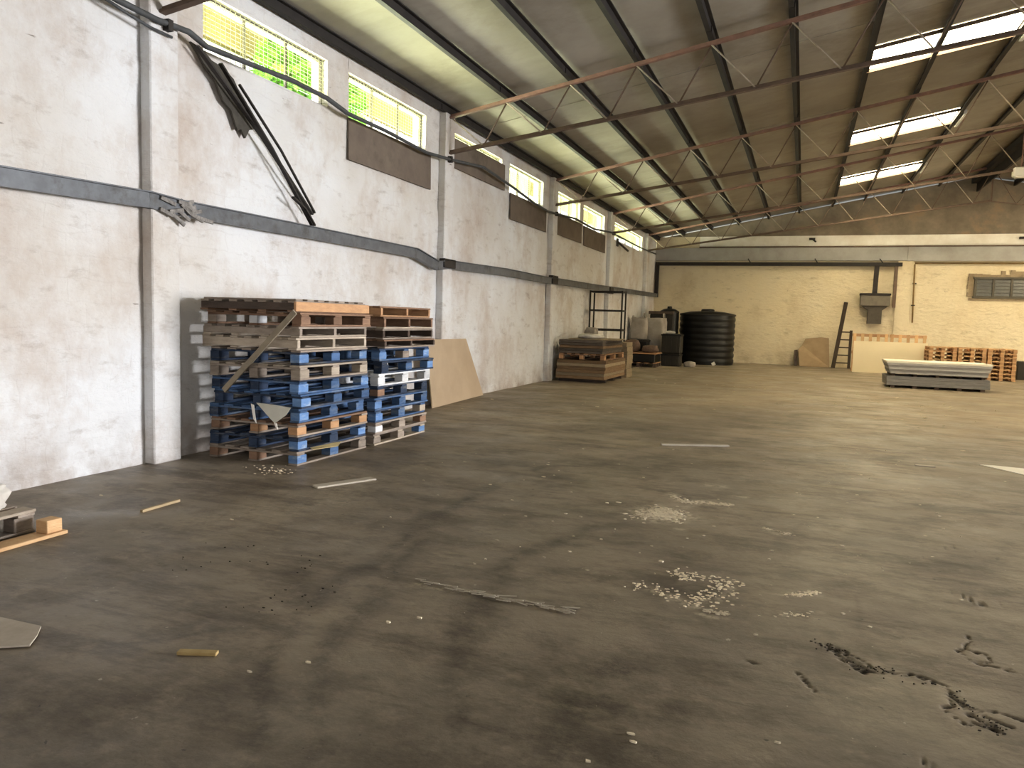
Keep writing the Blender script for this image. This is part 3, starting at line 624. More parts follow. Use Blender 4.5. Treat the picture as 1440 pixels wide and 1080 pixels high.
def pallet(label, x, y, z, rz=0, W=1.08, L=1.24, h=.142, kind='block', deck='grey', blk=None, run=None, corner=None, group=None, gaps=True, tilt=(0, 0), detail=True):
    """W along x, L along y; origin at the middle of the underside"""
    t = thing('pallet', label, 'pallet', (x, y, z), group=group, rot=(tilt[0], tilt[1], rz)); blk = blk or deck; run = run or deck
    b = .020; j = lambda s=.006: R.uniform(-s, s)
    if kind == 'block':
        for i, sx in enumerate((-1, 0, 1)):
            piece('runner', .11, L, b, run, t, (sx * (W / 2 - .055) + j(), 0, b / 2), j(.008))
            for k, sy in enumerate((-1, 0, 1)):
                mm = blk
                if corner and (sx, sy) in corner: mm = corner[(sx, sy)]
                piece('block', .11 if sx else .10, .15, h - 3 * b, mm, t, (sx * (W / 2 - .058) + j(), sy * (L / 2 - .078) + j(), b + (h - 3 * b) / 2), j(.02))
        for k, sy in enumerate((-1, 0, 1)): piece('stringer_board', W, .12, b, run, t, (j(), sy * (L / 2 - .065), h - 1.5 * b))
        n = 6 if detail else 5
        for k in range(n): piece('deck_board', .115, L, b, deck, t, ((k / (n - 1) * 2 - 1) * (W / 2 - .06) + j(), j(.01), h - b / 2), j(.006))
    else:  # stringer pallet: bearers along x, boards along y top and bottom
        for sy in (-1, 0, 1): piece('bearer', W, .045, h - 2 * b, blk, t, (j(), sy * (L / 2 - .03), h / 2), j(.004))
        for k in range(7 if detail else 5):
            n = 6 if detail else 4
            piece('deck_board', .10, L, b, deck, t, ((k / n * 2 - 1) * (W / 2 - .052) + j(), j(.01), h - b / 2), j(.008))
        for k in range(4): piece('base_board', .10, L, b, run, t, ((k / 3 * 2 - 1) * (W / 2 - .052) + j(), 0, b / 2), j(.008))
    return t
SX, SY = -5.06, 6.68      # left stack centre
left = [  # height, kind, deck, block, runner, corner blocks, dx, dy, rz, words; navy front blocks have the front side's shade painted in
 (.138, 'block', 'grey', 'brown', 'grey', {(1, -1): 'sky', (1, 0): 'blue', (1, 1): 'grey'}, 0, 0, 0, 'grey brown wooden pallet with a bright blue corner block'),
 (.136, 'block', 'navy', 'navy', 'navy', {(1, -1): 'sky', (1, 1): 'sky', (1, 0): 'navy'}, 0, .0, .01, 'blue pallet with dark runners'),
 (.136, 'block', 'brown', 'brown', 'grey', {(1, -1): 'orange', (1, 0): 'orange', (1, 1): 'orange', (0, -1): 'orange'}, 0, .02, -.01, 'brown pallet with orange blocks'),
 (.138, 'block', 'blue', 'navy', 'blue', {(1, -1): 'sky', (1, 0): 'blue', (1, 1): 'blue'}, -.03, .02, .035, 'blue pallet, turned a little'),
 (.14, 'block', 'blue', 'navy', 'navy', {(1, -1): 'sky', (1, 0): 'blue', (1, 1): 'blue'}, .01, .05, .0, 'blue pallet above a turned blue one'),
 (.14, 'block', 'navy', 'navy', 'blue', {(1, -1): 'sky', (1, 1): 'sky', (1, 0): 'blue'}, .0, .03, -.01, 'dark blue pallet under a beige one'),
 (.142, 'block', 'beige', 'grey', 'grey', {(1, -1): 'beige', (1, 0): 'beige', (1, 1): 'beige'}, .03, -.03, .02, 'beige grey block pallet between blue ones'),
 (.142, 'block', 'grey', 'navy', 'navy', {(1, -1): 'sky', (1, 0): 'blue', (1, 1): 'sky'}, -.01, .03, .01, 'grey decked pallet with pale blue blocks'),
 (.12, 'stringer', 'beige', 'beige', 'beige', None, -.05, 0, .0, 'pale beige pallet with solid side bearers'),
 (.105, 'stringer', 'grey', 'grey', 'beige', None, -.04, 0, .015, 'thin grey pallet with solid side bearers'),
 (.135, 'block', 'brown', 'grey', 'brown', {(1, -1): 'brown', (1, 0): 'brown', (1, 1): 'brown', (0, -1): 'white'}, -.03, .05, -.01, 'reddish brown block pallet'),
 (.11, 'stringer', 'grey', 'dark', 'brown', None, -.05, -.02, .0, 'topmost pallet, light orange edge on a brown frame'),
]
z = 0.002
tops = {}
for i, (h, kd, dk, bl, rn, co, dx, dy, rz, lab) in enumerate(left):
    p = pallet('%s, %s in the nearer tall stack' % (lab, ORD[i] if 'topmost' not in lab else 'on twelve'), SX + dx, SY + dy, z, rz, W=1.08 + (.08 if i > 7 else 0), L=1.24, h=h, kind=kd, deck=dk, blk=bl, run=rn, corner=co, group='pallets of the nearer stack')
    z += h + .002; tops[i] = z
    if i == 11:
        for k in range(7): piece('cross_board', 1.12, .11, .018, 'grey', p, (0, -.54 + k * .18, h + .009))
        piece('edge_board', .03, 1.3, .09, 'orange', p, (.59, 0, h / 2))
right = [
 (.13, 'block', 'grey', 'grey', 'beige', {(1, 1): 'sky', (1, -1): 'grey'}, 0, 0, 'grey pallet with a beige runner'),
 (.13, 'block', 'grey', 'brown', 'grey', {(1, -1): 'white', (1, 0): 'grey'}, .02, 0, 'grey pallet with a whitened corner block'),
 (.138, 'block', 'navy', 'blue', 'blue', {(1, -1): 'sky', (1, 0): 'blue', (1, 1): 'beige'}, .0, .01, 'blue pallet with worn corner'),
 (.14, 'block', 'blue', 'blue', 'blue', {(1, -1): 'sky'}, .03, 0, 'mid blue pallet'),
 (.136, 'block', 'navy', 'navy', 'navy', {(1, -1): 'brown'}, .02, .02, 'dark blue pallet with one brown block'),
 (.14, 'block', 'white', 'white', 'white', None, .05, .02, 'white painted pallet'),
 (.14, 'block', 'navy', 'navy', 'navy', {(1, 1): 'sky', (1, 0): 'blue'}, .08, .04, 'dark blue grey pallet over the white one'),
 (.142, 'block', 'navy', 'blue', 'blue', {(1, -1): 'sky', (1, 1): 'sky', (1, 0): 'grey'}, .04, .02, 'bright blue pallet with a grey middle block'),
 (.10, 'stringer', 'brown', 'dark', 'grey', None, .08, .08, 'thin grey brown pallet with solid bearers'),
 (.12, 'stringer', 'grey', 'dark', 'grey', None, .05, .08, 'greyish pallet with dark solid bearers'),
 (.135, 'stringer', 'brown', 'brown', 'beige', None, .05, .08, 'brown pallet with solid bearers'),
 (.12, 'stringer', 'brown', 'orange', 'orange', None, .04, .03, 'topmost orange brown pallet'),
]
z = 0.002
for i, (h, kd, dk, bl, rn, co, dx, dy, lab) in enumerate(right):
    pallet('%s, %s in the farther tall stack' % (lab, ORD[i] if 'topmost' not in lab else 'the last'), SX + .03 + dx, 8.06 + dy, z, R.uniform(-.02, .02), W=1.06, L=1.24, h=h, kind=kd, deck=dk, blk=bl, run=rn, corner=co, group='pallets of the farther stack')
    z += h + .002
o = MB().bar((-5.36, 6.00, .70), (-4.50, 5.985, 1.50), .055, .018, (0, 1, 0)).build('loose_batten', mat('weathered_batten', (.33, .28, .2), (.24, .2, .15), 6, .85)); tag(o, 'thin weathered batten leaning diagonally across the nearer pallet stack', 'batten')
M_paper = mat('white_paper', (.72, .70, .62), (.62, .6, .52), 4, .9)
def flat(name, pts, th, m, label, cat, group=None):
    """thin crumpled piece through 3-D outline points"""
    P = [Vector(p) for p in pts]; n = (P[1] - P[0]).cross(P[2] - P[0]).normalized() * th; k = len(P)
    mb = MB(); mb.v = [tuple(p) for p in P] + [tuple(p + n) for p in P]
    mb.f = [tuple(range(k))[::-1], tuple(range(k, 2 * k))] + [(i, (i + 1) % k, (i + 1) % k + k, i + k) for i in range(k)]
    return tag(mb.build(name, m), label, cat, group)
flat('paper_scrap', [(-5.02, 6.07, .590), (-4.80, 6.065, .585), (-4.60, 6.065, .57), (-4.63, 6.03, .50), (-4.72, 5.975, .42), (-4.78, 5.98, .46)], .004, M_paper, 'torn white paper hanging off the nearer pallet stack', 'paper')
for P_ in ([(-4.73, 5.97, .43), (-4.69, 5.965, .42), (-4.68, 5.97, .36), (-4.71, 5.972, .38)], [(-5.02, 5.99, .59), (-4.98, 5.985, .58), (-4.95, 5.985, .40), (-4.99, 5.99, .44)]):
    q = flat('paper_shred', P_, .004, M_strip, None, None); q.parent = bpy.data.objects['paper_scrap']
flat('cardboard_scrap', [(-4.51, 6.25, .155), (-4.44, 6.2, .15), (-4.42, 6.6, .13), (-4.48, 6.75, .15)], .006, mat('yellow_card', (.5, .4, .2), None, 4, .9), 'yellowish cardboard scrap tucked in the lowest pallets', 'cardboard')

# leaning board
m = MB().prism([(0, 0), (2.62, -.0), (2.05, 1.10), (.42, 1.12)], 0, .02, Matrix(((0, 0, 1, 0), (1, 0, 0, 0), (0, 1, 0, 0), (0, 0, 0, 1))))
# base stands off the wall, top touches it
M_card = mat('tan_hardboard', (.46, .35, .235), (.40, .30, .20), 1.5, .8)
P = [(-5.56, 10.95, .005), (-5.72, 13.42, .005), (-5.81, 12.75, 1.10), (-5.62, 10.82, 1.12)]
flat('leaning_board', P, .018, M_card, 'tan hardboard sheet leaning on the wall beyond the pallet stacks', 'board')

# broken pallet and grey pallet at left edge
t = thing('pallet', 'grey pallet carrying a white sack at the left edge of the view', 'pallet', (-5.12, 2.86, .002), .04)
for i, sx in enumerate((-1, 0, 1)):
    piece('runner', .11, 1.2, .02, 'grey', t, (sx * .42, 0, .012))
    for sy in (-1, 0, 1): piece('block', .1, .14, .09, 'grey', t, (sx * .42, sy * .52, .067))
for sy in (-1, 0, 1): piece('stringer_board', .96, .12, .02, 'grey', t, (0, sy * .53, .122))
for k in range(6): piece('deck_board', .12, 1.2, .02, 'beige' if k == 5 else 'grey', t, (-.42 + k * .168, 0, .142))
t = thing('broken_pallet_runner', 'light wood broken pallet runner with one end block on the floor', 'pallet piece', (-4.50, 2.85, .002), .02)
piece('runner', .14, 1.36, .024, 'pine', t, (0, 0, .012)); piece('block', .10, .11, .085, 'pine', t, (.0, .60, .067)); piece('block', .10, .11, .085, 'pine', t, (0, -.5, .067))
def sack(name, label, cat, c, s, m, seed, group=None, rz=0, flatb=True, sub=4):
    bm = bmesh.new(); bmesh.ops.create_icosphere(bm, subdivisions=sub, radius=1)
    for v in bm.verts:
        p = v.co.copy(); q = Vector((math.copysign(abs(p.x) ** .75, p.x), math.copysign(abs(p.y) ** .75, p.y), math.copysign(abs(p.z) ** .7, p.z)))
        k = 1 + .16 * noise.fractal(p * 1.8 + Vector((seed, 0, 0)), 1, 2, 4) - .05 * abs(noise.noise(p * 5 + Vector((0, seed, 0))))
        q = q * k; q.z = max(q.z, -.78)
        v.co = Vector((q.x * s[0], q.y * s[1], (q.z + .78) * s[2] / 1.78))
    me = bpy.data.meshes.new(name); bm.to_mesh(me); bm.free(); me.materials.append(m)
    for p in me.polygons: p.use_smooth = True
    return tag(link(name, me, None, c, (0, 0, rz)), label, cat, group)
M_sack = mat('white_woven_sack', (.66, .63, .58), (.5, .46, .42), 3, .85, .4, 14)
sack('sack', 'crumpled white sack on the grey pallet at the left edge', 'sack', (-4.97, 3.06, .155), (.30, .36, .20), M_sack, 3)

# ------------------------------------------------------------------ board bundle by the third pilaster
M_ply = mat('particle_board', (.23, .15, .085), (.16, .10, .055), 6, .85, stretch=(1, 1, 5), rnd=.3)
M_plyd = mat('old_grey_board', (.11, .088, .07), (.07, .056, .045), 6, .85, stretch=(1, 1, 5), rnd=.25)
M_plyl = mat('pale_board', (.30, .235, .155), (.23, .175, .11), 6, .85, stretch=(1, 1, 5), rnd=.2)
def bundle(label, c, W, L, h, n, m, rz=0, group='board bundles'):
    t = thing('board_bundle', label, 'boards', c, rz, group); th = h / n
    for k in range(n):
        o = MB().box(-W / 2, W / 2, -L / 2, L / 2, .001, th - .003).build('board', m if not isinstance(m, list) else m[k % len(m)], t, bevel=.003)
        o.location = (R.uniform(-.015, .015), R.uniform(-.03, .03), k * th); o.rotation_euler = (0, 0, R.uniform(-.008, .008))
    return t
bundle('large bundle of brown particle board on the floor by the third pilaster', (-5.0, 18.85, .08), 1.22, 2.2, .46, 6, [M_ply, M_plyl, M_ply])
for y, lb in ((18.0, 'nearest'), (18.85, 'middle'), (19.7, 'farthest')): tag(MB().box(-5.6, -4.42, y - .05, y + .05, .001, .078).build('timber_bearer', PM['dark']), lb + ' dark timber bearer under the large brown bundle', 'timber', 'bearers under the brown bundle')
pallet('wooden pallet between the two board bundles by the third pilaster', -5.0, 18.85, .545, 0, W=1.16, L=2.1, h=.15, deck='orange', blk='orange', run='brown')
bundle('bundle of dark grey boards resting on the middle pallet', (-5.02, 18.8, .70), 1.1, 2.1, .33, 5, [M_plyd, M_plyd, M_ply])
bundle('short stack of pale board offcuts behind the dark bundle', (-4.86, 20.35, .002), 1.0, .7, .95, 8, M_plyl)
o = MB().box(-.6, .6, -.8, .8, 0, .02).build('loose_sheet', M_plyl); o.location = (-4.9, 18.9, 1.03); o.rotation_euler = (0, 0, .1); tag(o, 'pale loose sheet on top of the dark board bundle', 'sheet')
sack('crumpled_wrap', 'crumpled white plastic wrap on top of the dark board bundle', 'plastic', (-5.05, 18.85, 1.052), (.32, .45, .12), M_sack, 9, sub=3)
sack('cloth_bundle', 'small dark and white cloth lump in front of the rack', 'cloth', (-5.3, 19.75, 1.05), (.18, .20, .28), mat('dark_cloth', (.16, .13, .11), (.35, .32, .28), 5, .9), 21, sub=3)
# steel rack
t = thing('steel_rack', 'open black steel shelving rack standing against the wall behind the bundles', 'rack', (0, 0, 0))
for x, y in ((-5.70, 21.0), (-5.70, 21.45), (-4.78, 21.0), (-4.78, 21.45)): MB().bar((x, y, 0), (x, y, 2.36), .04, .04, (0, 1, 0)).build('post', M_dark, t)
for z in (.35, 1.25, 1.80, 2.33):
    m = MB(); m.bar((-5.70, 21.0, z), (-4.78, 21.0, z), .035, .05); m.bar((-5.70, 21.45, z), (-4.78, 21.45, z), .035, .05)
    m.bar((-5.70, 21.0, z), (-5.70, 21.45, z), .035, .05); m.bar((-4.78, 21.0, z), (-4.78, 21.45, z), .035, .05); m.build('shelf_frame', M_dark, t)
MB().box(-5.68, -4.80, 21.03, 21.42, 1.26, 1.29).build('shelf', M_dark, t); MB().box(-5.68, -4.8, 21.03, 21.42, .36, .39).build('shelf', M_dark, t)

# ------------------------------------------------------------------ far left corner: bags, crates, tanks
M_black = mat('black_plastic', (.006, .006, .006), (.004, .004, .004), 4, .42)
M_olive = mat('dark_olive_plastic', (.03, .026, .02), (.02, .018, .014), 4, .6)
pallet('dark pallet on the floor under the brown sacks by the far corner', -5.15, 25.9, .002, .03, W=1.2, L=1.2, h=.15, deck='orange', blk='dark', run='dark', detail=False)
for k, (h0, lab) in enumerate(((.155, 'lower'), (.31, 'upper'))):
    if k == 0:
        t = thing('dark_crate', 'low black crate on the pallet under the brown sacks', 'crate', (-5.15, 25.9, .155))
        MB().box(-.56, .56, -.5, .5, 0, .28).build('body', M_black, t, bevel=.02); MB().box(-.6, .6, -.54, .54, .28, .33).build('deck', PM['orange'], t, bevel=.005)
M_bsack = mat('brown_jute_sack', (.15, .10, .075), (.09, .06, .045), 5, .95, .5, 20)
sack('jute_sack', 'dark brown sack heap slumping on the crate, nearest the wall', 'sack', (-5.46, 25.8, .49), (.27, .40, .42), M_bsack, 31, sub=3)
sack('jute_sack', 'dark brown sack slumping on the crate away from the wall', 'sack', (-4.82, 25.75, .49), (.26, .38, .25), M_bsack, 41, sub=3)
M_bulk = mat('off_white_bulk_bag', (.36, .325, .29), (.27, .24, .21), 3, .85, .4, 12)
def bulkbag(c, s, lab, seed):
    t = thing('bulk_bag', lab, 'bag', c)
    bm = bmesh.new(); bmesh.ops.create_cube(bm, size=2); bmesh.ops.subdivide_edges(bm, edges=bm.edges[:], cuts=9, use_grid_fill=True)
    for v in bm.verts:
        p = v.co; r = 1 - .12 * (abs(p.x) * abs(p.y)) ** 3; k = noise.fractal(p * 1.5 + Vector((seed, 0, 0)), 1, 2, 3) * .10
        bul = 1 + .1 * math.cos(p.z * 1.5)
        v.co = Vector((p.x * r * bul * s[0] + k * s[0], p.y * r * bul * s[1] + k * s[1], (p.z + 1) / 2 * s[2] + k * .3 * (1 if p.z > -.9 else 0)))
    me = bpy.data.meshes.new('body'); bm.to_mesh(me); bm.free(); me.materials.append(M_bulk)
    for p in me.polygons: p.use_smooth = True
    link('body', me, t)
    for sx in (-1, 1): MB().tube([(sx * s[0] * .9, -s[1] * .5, s[2] * .92), (sx * s[0] * .85, -s[1] * .2, s[2] * 1.1), (sx * s[0] * .85, s[1] * .2, s[2] * 1.1), (sx * s[0] * .9, s[1] * .5, s[2] * .92)], .025, 6).build('loop', M_bulk, t, True)
    return t
bulkbag((-5.10, 27.66, 0), (.42, .40, 1.66), 'tall dirty white bulk bag standing by the far corner', 2)
bulkbag((-5.45, 26.85, .9), (.27, .22, .75), 'smaller greyish bulk bag leaning behind the brown sacks', 8)
t = thing('dark_crate', 'tall dark crate under the smaller bulk bag', 'crate', (-5.45, 26.85, 0)); MB().box(-.34, .34, -.28, .28, 0, .9).build('body', M_black, t, bevel=.02); MB().box(-.36, .36, -.30, .30, .82, .88).build('rim', M_olive, t)
tag(MB().box(-5.4, -4.5, 28.19, 28.45, 1.82, 1.93).build('dark_plank', PM['dark']), 'dark plank lying across behind the white bulk bag', 'plank')
tag(MB().box(-5.35, -4.5, 28.22, 28.42, 0, 1.82).build('dark_cabinet', M_olive, bevel=.02), 'dark cabinet behind the white bulk bag', 'cabinet')
def crate(c, s, lab):
    t = thing('plastic_crate', lab, 'crate', c, 0, 'dark crates before the water tanks')
    MB().box(-s[0] / 2, s[0] / 2, -s[1] / 2, s[1] / 2, 0, s[2]).build('body', M_olive, t, bevel=.03)
    MB().box(-s[0] / 2 - .02, s[0] / 2 + .02, -s[1] / 2 - .02, s[1] / 2 + .02, s[2] - .07, s[2] - .02).build('rim', M_black, t)
    for k in (-1, 0, 1): MB().box(k * s[0] * .28 - .02, k * s[0] * .28 + .02, -s[1] / 2 - .015, -s[1] / 2 + .01, .04, s[2] - .08).build('rib', M_olive, t)
crate((-4.27, 26.9, 0), (.64, .6, .44), 'lower dark olive crate standing before the small black tank')
crate((-4.27, 26.9, .45), (.66, .6, .68), 'upper dark olive crate standing on the lower one')
sack('crumpled_wrap', 'pale plastic scrap on top of the upper dark crate', 'plastic', (-4.35, 26.85, 1.13), (.17, .16, .10), M_sack, 13, sub=3)
sack('crumpled_wrap', 'pale beige bag lying at the foot of the dark crates', 'plastic', (-3.62, 26.75, 0), (.2, .2, .2), M_bulk, 17, sub=3)
def tank(c, r, h, lab, nr):
    t = thing('water_tank', lab, 'water tank', c, 0, 'black water tanks')
    pr = [(r * .985, 0)]
    for k in range(nr):
        z0 = h * .88 * k / nr; dz = h * .88 / nr
        pr += [(r * .975, z0 + dz * .1), (r, z0 + dz * .35), (r, z0 + dz * .75), (r * .975, z0 + dz * .95)]
    pr += [(r, h * .9), (r * .99, h * .925), (r * .6, h * .965), (r * .3, h * .975)]
    MB().lathe((0, 0, 0), pr, 48).build('body', M_black, t, True)
    MB().lathe((0, 0, h * .96), [(r * .24, 0), (r * .24, h * .04), (r * .2, h * .055)], 24).build('lid', M_black, t, True)
    MB().lathe((0, 0, h * .90), [(r * 1.012, 0), (r * 1.012, h * .02)], 48).build('rim_band', M_olive, t, True)
    return t
tank((-3.42, 29.6, 0), 1.03, 2.04, 'large ribbed black plastic water tank in the far corner', 8)
tank((-4.75, 28.9, 0), .36, 2.10, 'narrow black tank squeezed left of the large tank', 6)
o = MB().box(-.06, .06, -.02, .02, 0, .12).build('white_tag', M_strip); o.location = (-3.05, 28.5, .1); o.rotation_euler = (0, 1.0, 0); tag(o, 'small white scrap at the foot of the large black tank', 'scrap'); o.location.z = .03

# ------------------------------------------------------------------ far wall objects
flat('leaning_sheet', [(-.06, 31.05, .003), (1.0, 31.08, .003), (.93, 31.45, 1.10), (.66, 31.5, 1.13), (.10, 31.5, 1.05), (-.02, 31.45, .8), (-.14, 31.3, .62)], .02, mat('worn_brown_sheet', (.36, .265, .165), (.28, .2, .12), 2, .85), 'worn brown sheet leaning on the far wall', 'sheet')
flat('dark_strip', [(-.26, 31.2, .003), (-.14, 31.2, .003), (-.16, 31.4, .62), (-.28, 31.4, .6)], .02, PM['dark'], 'narrow dark strip leaning beside the worn brown sheet', 'strip')
M_ladder = mat('dark_ladder_wood', (.05, .035, .025), None, 6, .85)
t = thing('ladder', 'dark wooden ladder leaning on the far wall with one long stile', 'ladder')
MB().bar((1.12, 31.0, 0), (1.45, 31.5, 2.48), .14, .08, (0, 1, 0)).build('stile', M_ladder, t); MB().bar((1.66, 31.0, 0), (1.69, 31.4, 1.42), .10, .06, (0, 1, 0)).build('stile', M_ladder, t)
for k in range(5):
    z = .2 + k * .29; MB().bar((1.12 + .13 * z, 31.0 + .2 * z, z), (1.67, 31.0 + .25 * z, z), .045, .045).build('rung', M_ladder, t)
t = thing('cream_board', 'large cream white panel propped upright before the far wall', 'panel')
flat_p = MB(); flat_p.bar((1.66, 28.80, .54), (3.93, 28.80, .54), .03, 1.08); flat_p.build('sheet', mat('cream_panel', (.80, .70, .50), (.77, .67, .47), 1.5, .6), t)
for x in (1.8, 3.8): MB().bar((x, 29.12, .002), (x, 28.83, .9), .04, .04, (1, 0, 0)).build('prop', PM['dark'], t)
# pale pallets on edge behind it
for k, x in enumerate((2.2, 3.38)):
    p = thing('pallet', ['new orange pallet on edge behind the cream panel, nearer the ladder', 'new orange pallet on edge behind the cream panel, away from the ladder'][k], 'pallet', (x, 29.35, 0), group='pallets on edge behind the panel', rot=(PI / 2 + .0, 0, 0))
    # local y -> up, local z -> toward camera (-y)
    for sy in (0, 1, 2):
        yy = .06 + sy * .60
        piece('runner', 1.14, .10, .02, 'orange', p, (0, yy + .02, .01)); piece('stringer_board', 1.14, .10, .02, 'orange', p, (0, yy + .02, .13))
        for sx in (-1, 0, 1): piece('block', .14, .1, .10, 'pine', p, (sx * .49, yy + .02, .07))
    for kx in range(5): piece('deck_board', .10, 1.34, .02, 'pine', p, (-.5 + kx * .25, .67, .15))
for k in range(2):
    pass
# stacks of new pallets
cnt = ['nearest the cream panel', 'in the middle', 'farthest from the cream panel']
for s_, x in enumerate((4.20, 5.02, 5.84)):
    z = .002
    for i in range(8):
        h = .124
        pallet('new light orange pallet, %s up in the far stack %s' % (ORD[i] if i < 7 else 'topmost', cnt[s_]), x + R.uniform(-.006, .006), 28.05 + R.uniform(-.03, .03), z, R.uniform(-.008, .008), W=.78, L=1.1, h=h, deck='pine', blk='orange', run='pine', group='new pallets in the far stacks', detail=False)
        z += h + .001
tag(MB().box(6.55, 7.5, 28.8, 29.4, 0, .6).build('dark_box', M_olive, bevel=.02), 'dark box standing past the new orange pallets', 'box')
# white sheet bundles
M_shw = mat('white_sheet_board', (.82, .78, .68), (.76, .71, .6), 2, .6)
M_shg = mat('grey_sheet_edges', (.30, .29, .285), (.22, .21, .205), 5, .6, stretch=(1, 1, 12), rnd=.15)
M_shg2 = mat('pale_grey_sheet_edges', (.50, .49, .48), (.36, .35, .35), 5, .6, stretch=(1, 1, 12), rnd=.15)
t = thing('sheet_stack', 'lower stack of grey wrapped sheets on dark sleepers', 'sheets', (3.27, 22.5, .07), .0, 'stacks of sheets')
for k in range(3): o = MB().box(-1.17, 1.17, -.6, .6, 0, .078).build('sheet', M_shg, t, bevel=.004); o.location = (R.uniform(-.01, .01), R.uniform(-.01, .01), k * .08)
t = thing('sheet_stack', 'upper stack of sheets with a white top sheet', 'sheets', (3.27, 22.5, .375), .0, 'stacks of sheets')
for k in range(6):
    th = .055; o = MB().box(-1.2 + .02 * (5 - k) / 1, 1.2 - .02 * (5 - k), -.62, .62, 0, th - .004).build('sheet', [M_shg2, M_shg, M_shg2, M_shg, M_shg2, M_shw][k], t, bevel=.004); o.location = (R.uniform(-.015, .015), R.uniform(-.015, .015), k * th)
    if k == 5: o['label'] = 'white top sheet'
ORD5 = ['first', 'second', 'third', 'fourth', 'last']
for k in range(5):
    x = 2.25 + k * .51
    tag(MB().box(x - .05, x + .05, 21.93, 23.07, .001, .07).build('sleeper', PM['dark']), 'dark timber sleeper under the lower sheet stack, %s from the ladder side' % ORD5[k], 'timber', 'sleepers under the sheets')
    tag(MB().box(x - .04, x + .04, 21.93, 23.07, .312, .374).build('spacer', PM['dark']), 'dark spacer between the two sheet stacks, %s from the ladder side' % ORD5[k], 'timber', 'spacers between the sheets')

# ------------------------------------------------------------------ litter
M_lath = mat('pale_lath', (.50, .45, .37), (.40, .35, .28), 5, .85)
def stick(name, p, q, wd, th, m, label, cat='wood scrap', group=None):
    d = Vector((q[0] - p[0], q[1] - p[1], 0)); o = MB().box(0, d.length, -wd / 2, wd / 2, 0, th).build(name, m, bevel=.002)
    o.location = (p[0], p[1], .001); o.rotation_euler = (0, 0, math.atan2(d.y, d.x)); return tag(o, label, cat, group)
stick('wood_lath', (-3.84, 5.39), (-3.58, 5.92), .10, .015, M_lath, 'wide pale lath on the floor before the nearer pallet stack')
stick('wood_stick', (-4.45, 4.13), (-4.46, 4.50), .025, .02, mat('yellow_stick', (.45, .34, .2), None, 5, .8), 'short yellowish stick on the floor near the first pilaster')
stick('wood_offcut', (-2.46, 2.47), (-2.30, 2.53), .035, .015, mat('ochre_offcut', (.50, .37, .17), (.36, .25, .1), 8, .8), 'small ochre wood offcut on the near floor')
stick('wood_lath', (-1.55, 9.29), (-.78, 9.63), .06, .02, M_lath, 'long thin lath lying in the middle of the floor')
flat('board_scrap', [(-3.5, 2.27, .006), (-3.20, 2.17, .006), (-3.08, 2.25, .006), (-3.14, 2.33, .008), (-3.22, 2.41, .006), (-3.6, 2.4, .006)], .008, mat('cream_scrap', (.50, .44, .36), (.42, .36, .29), 8, .85), 'cream coloured board scrap at the left edge of the near floor', 'scrap')
flat('torn_sheet', [(1.95, 9.85, .006), (2.1, 9.66, .006), (2.3, 9.36, .006), (2.9, 9.3, .006), (2.8, 9.8, .006), (2.3, 9.80, .012), (2.1, 9.86, .008)], .01, M_shw, 'white torn sheet on the floor at the right edge', 'sheet')
stick('wood_offcut', (1.25, 9.4), (1.45, 9.42), .06, .01, M_lath, 'tiny pale offcut beside the torn white sheet')
# countable pale chips lying about
FLK = [(-3.75, 4.27), (-5.13, 4.37), (2.14, 11.13), (.71, 10.22), (1.41, 9.92), (1.98, 10.92), (.54, 8.22), (.64, 8.48), (0, 2.8), (-.5, 2.64), (-.48, 2.59), (-.6, 2.41), (-2.07, 2.46), (-3.37, 6.56), (1.99, 18.55), (2.46, 15.28), (-5.14, 11.22), (.67, 24.02), (-2.19, 15.42), (-2.55, 6.22), (-2.23, 6.78), (-1.35, 6.11), (-1.43, 6.05), (-1.9, 2.63), (-.75, 4.7), (-1.81, 3.15), (-1.7, 3.26), (.34, 5.62), (-.16, 5.82), (-.03, 5.74), (.0, 4.12)]
M_chip = mat('plaster_chip', (.82, .72, .54), (.62, .54, .40), 12, .9, rnd=.2)
def chipmesh(mb, x, y, s, h, z=0.0):
    n = R.randint(4, 6); a0 = R.random() * 6; el = R.uniform(.25, .8)
    poly = [(x + s * math.cos(a0 + 2 * PI * k / n) * R.uniform(.6, 1), y + s * math.sin(a0 + 2 * PI * k / n) * el * R.uniform(.4, 1)) for k in range(n)]
    mb.prism(poly, z + .0005, z + h)
BIG = [((-3.75, 4.27), 'pale chip on the floor between the short yellowish stick and the camera'), ((-2.07, 2.46), 'pale chip lying just past the small ochre offcut'), ((-1.9, 2.63), 'pale chip farther along from the ochre offcut'),
       ((-1.81, 3.15), 'pale chip nearer than the line of straw shreds'), ((-1.7, 3.26), 'second pale chip nearer than the straw line'), ((0, 2.8), 'lone pale chip on the near floor before the crack'),
       ((-.5, 2.64), 'farther of two close pale chips on the dark stain'), ((-.48, 2.59), 'nearer of two close pale chips on the dark stain'), ((-.75, 4.7), 'pale chip between the two large plaster patches'),
       ((.34, 5.62), 'lone pale chip on the clear floor beyond the crack'), ((1.41, 9.92), 'pale chip on the floor before the white torn sheet'), ((-3.37, 6.56), 'pale chip on the floor out from the farther pallet stack')]
for (x, y), lb in BIG:
    mb = MB(); s = R.uniform(.010, .015) * (1 + y / 6); chipmesh(mb, 0, 0, s, .007)
    o = mb.build('plaster_chip', M_chip); o.location = (x, y, 0); tag(o, lb, 'chip', 'loose plaster chips')
mb = MB()
for x, y in [f for f in FLK if f not in [b_[0] for b_ in BIG]]: chipmesh(mb, x, y, R.uniform(.008, .014) * (1 + y / 6), .006)
tag(mb.build('plaster_crumbs', M_chip), 'isolated tiny pale crumbs dotted across the whole floor', 'rubble', None, 'stuff')
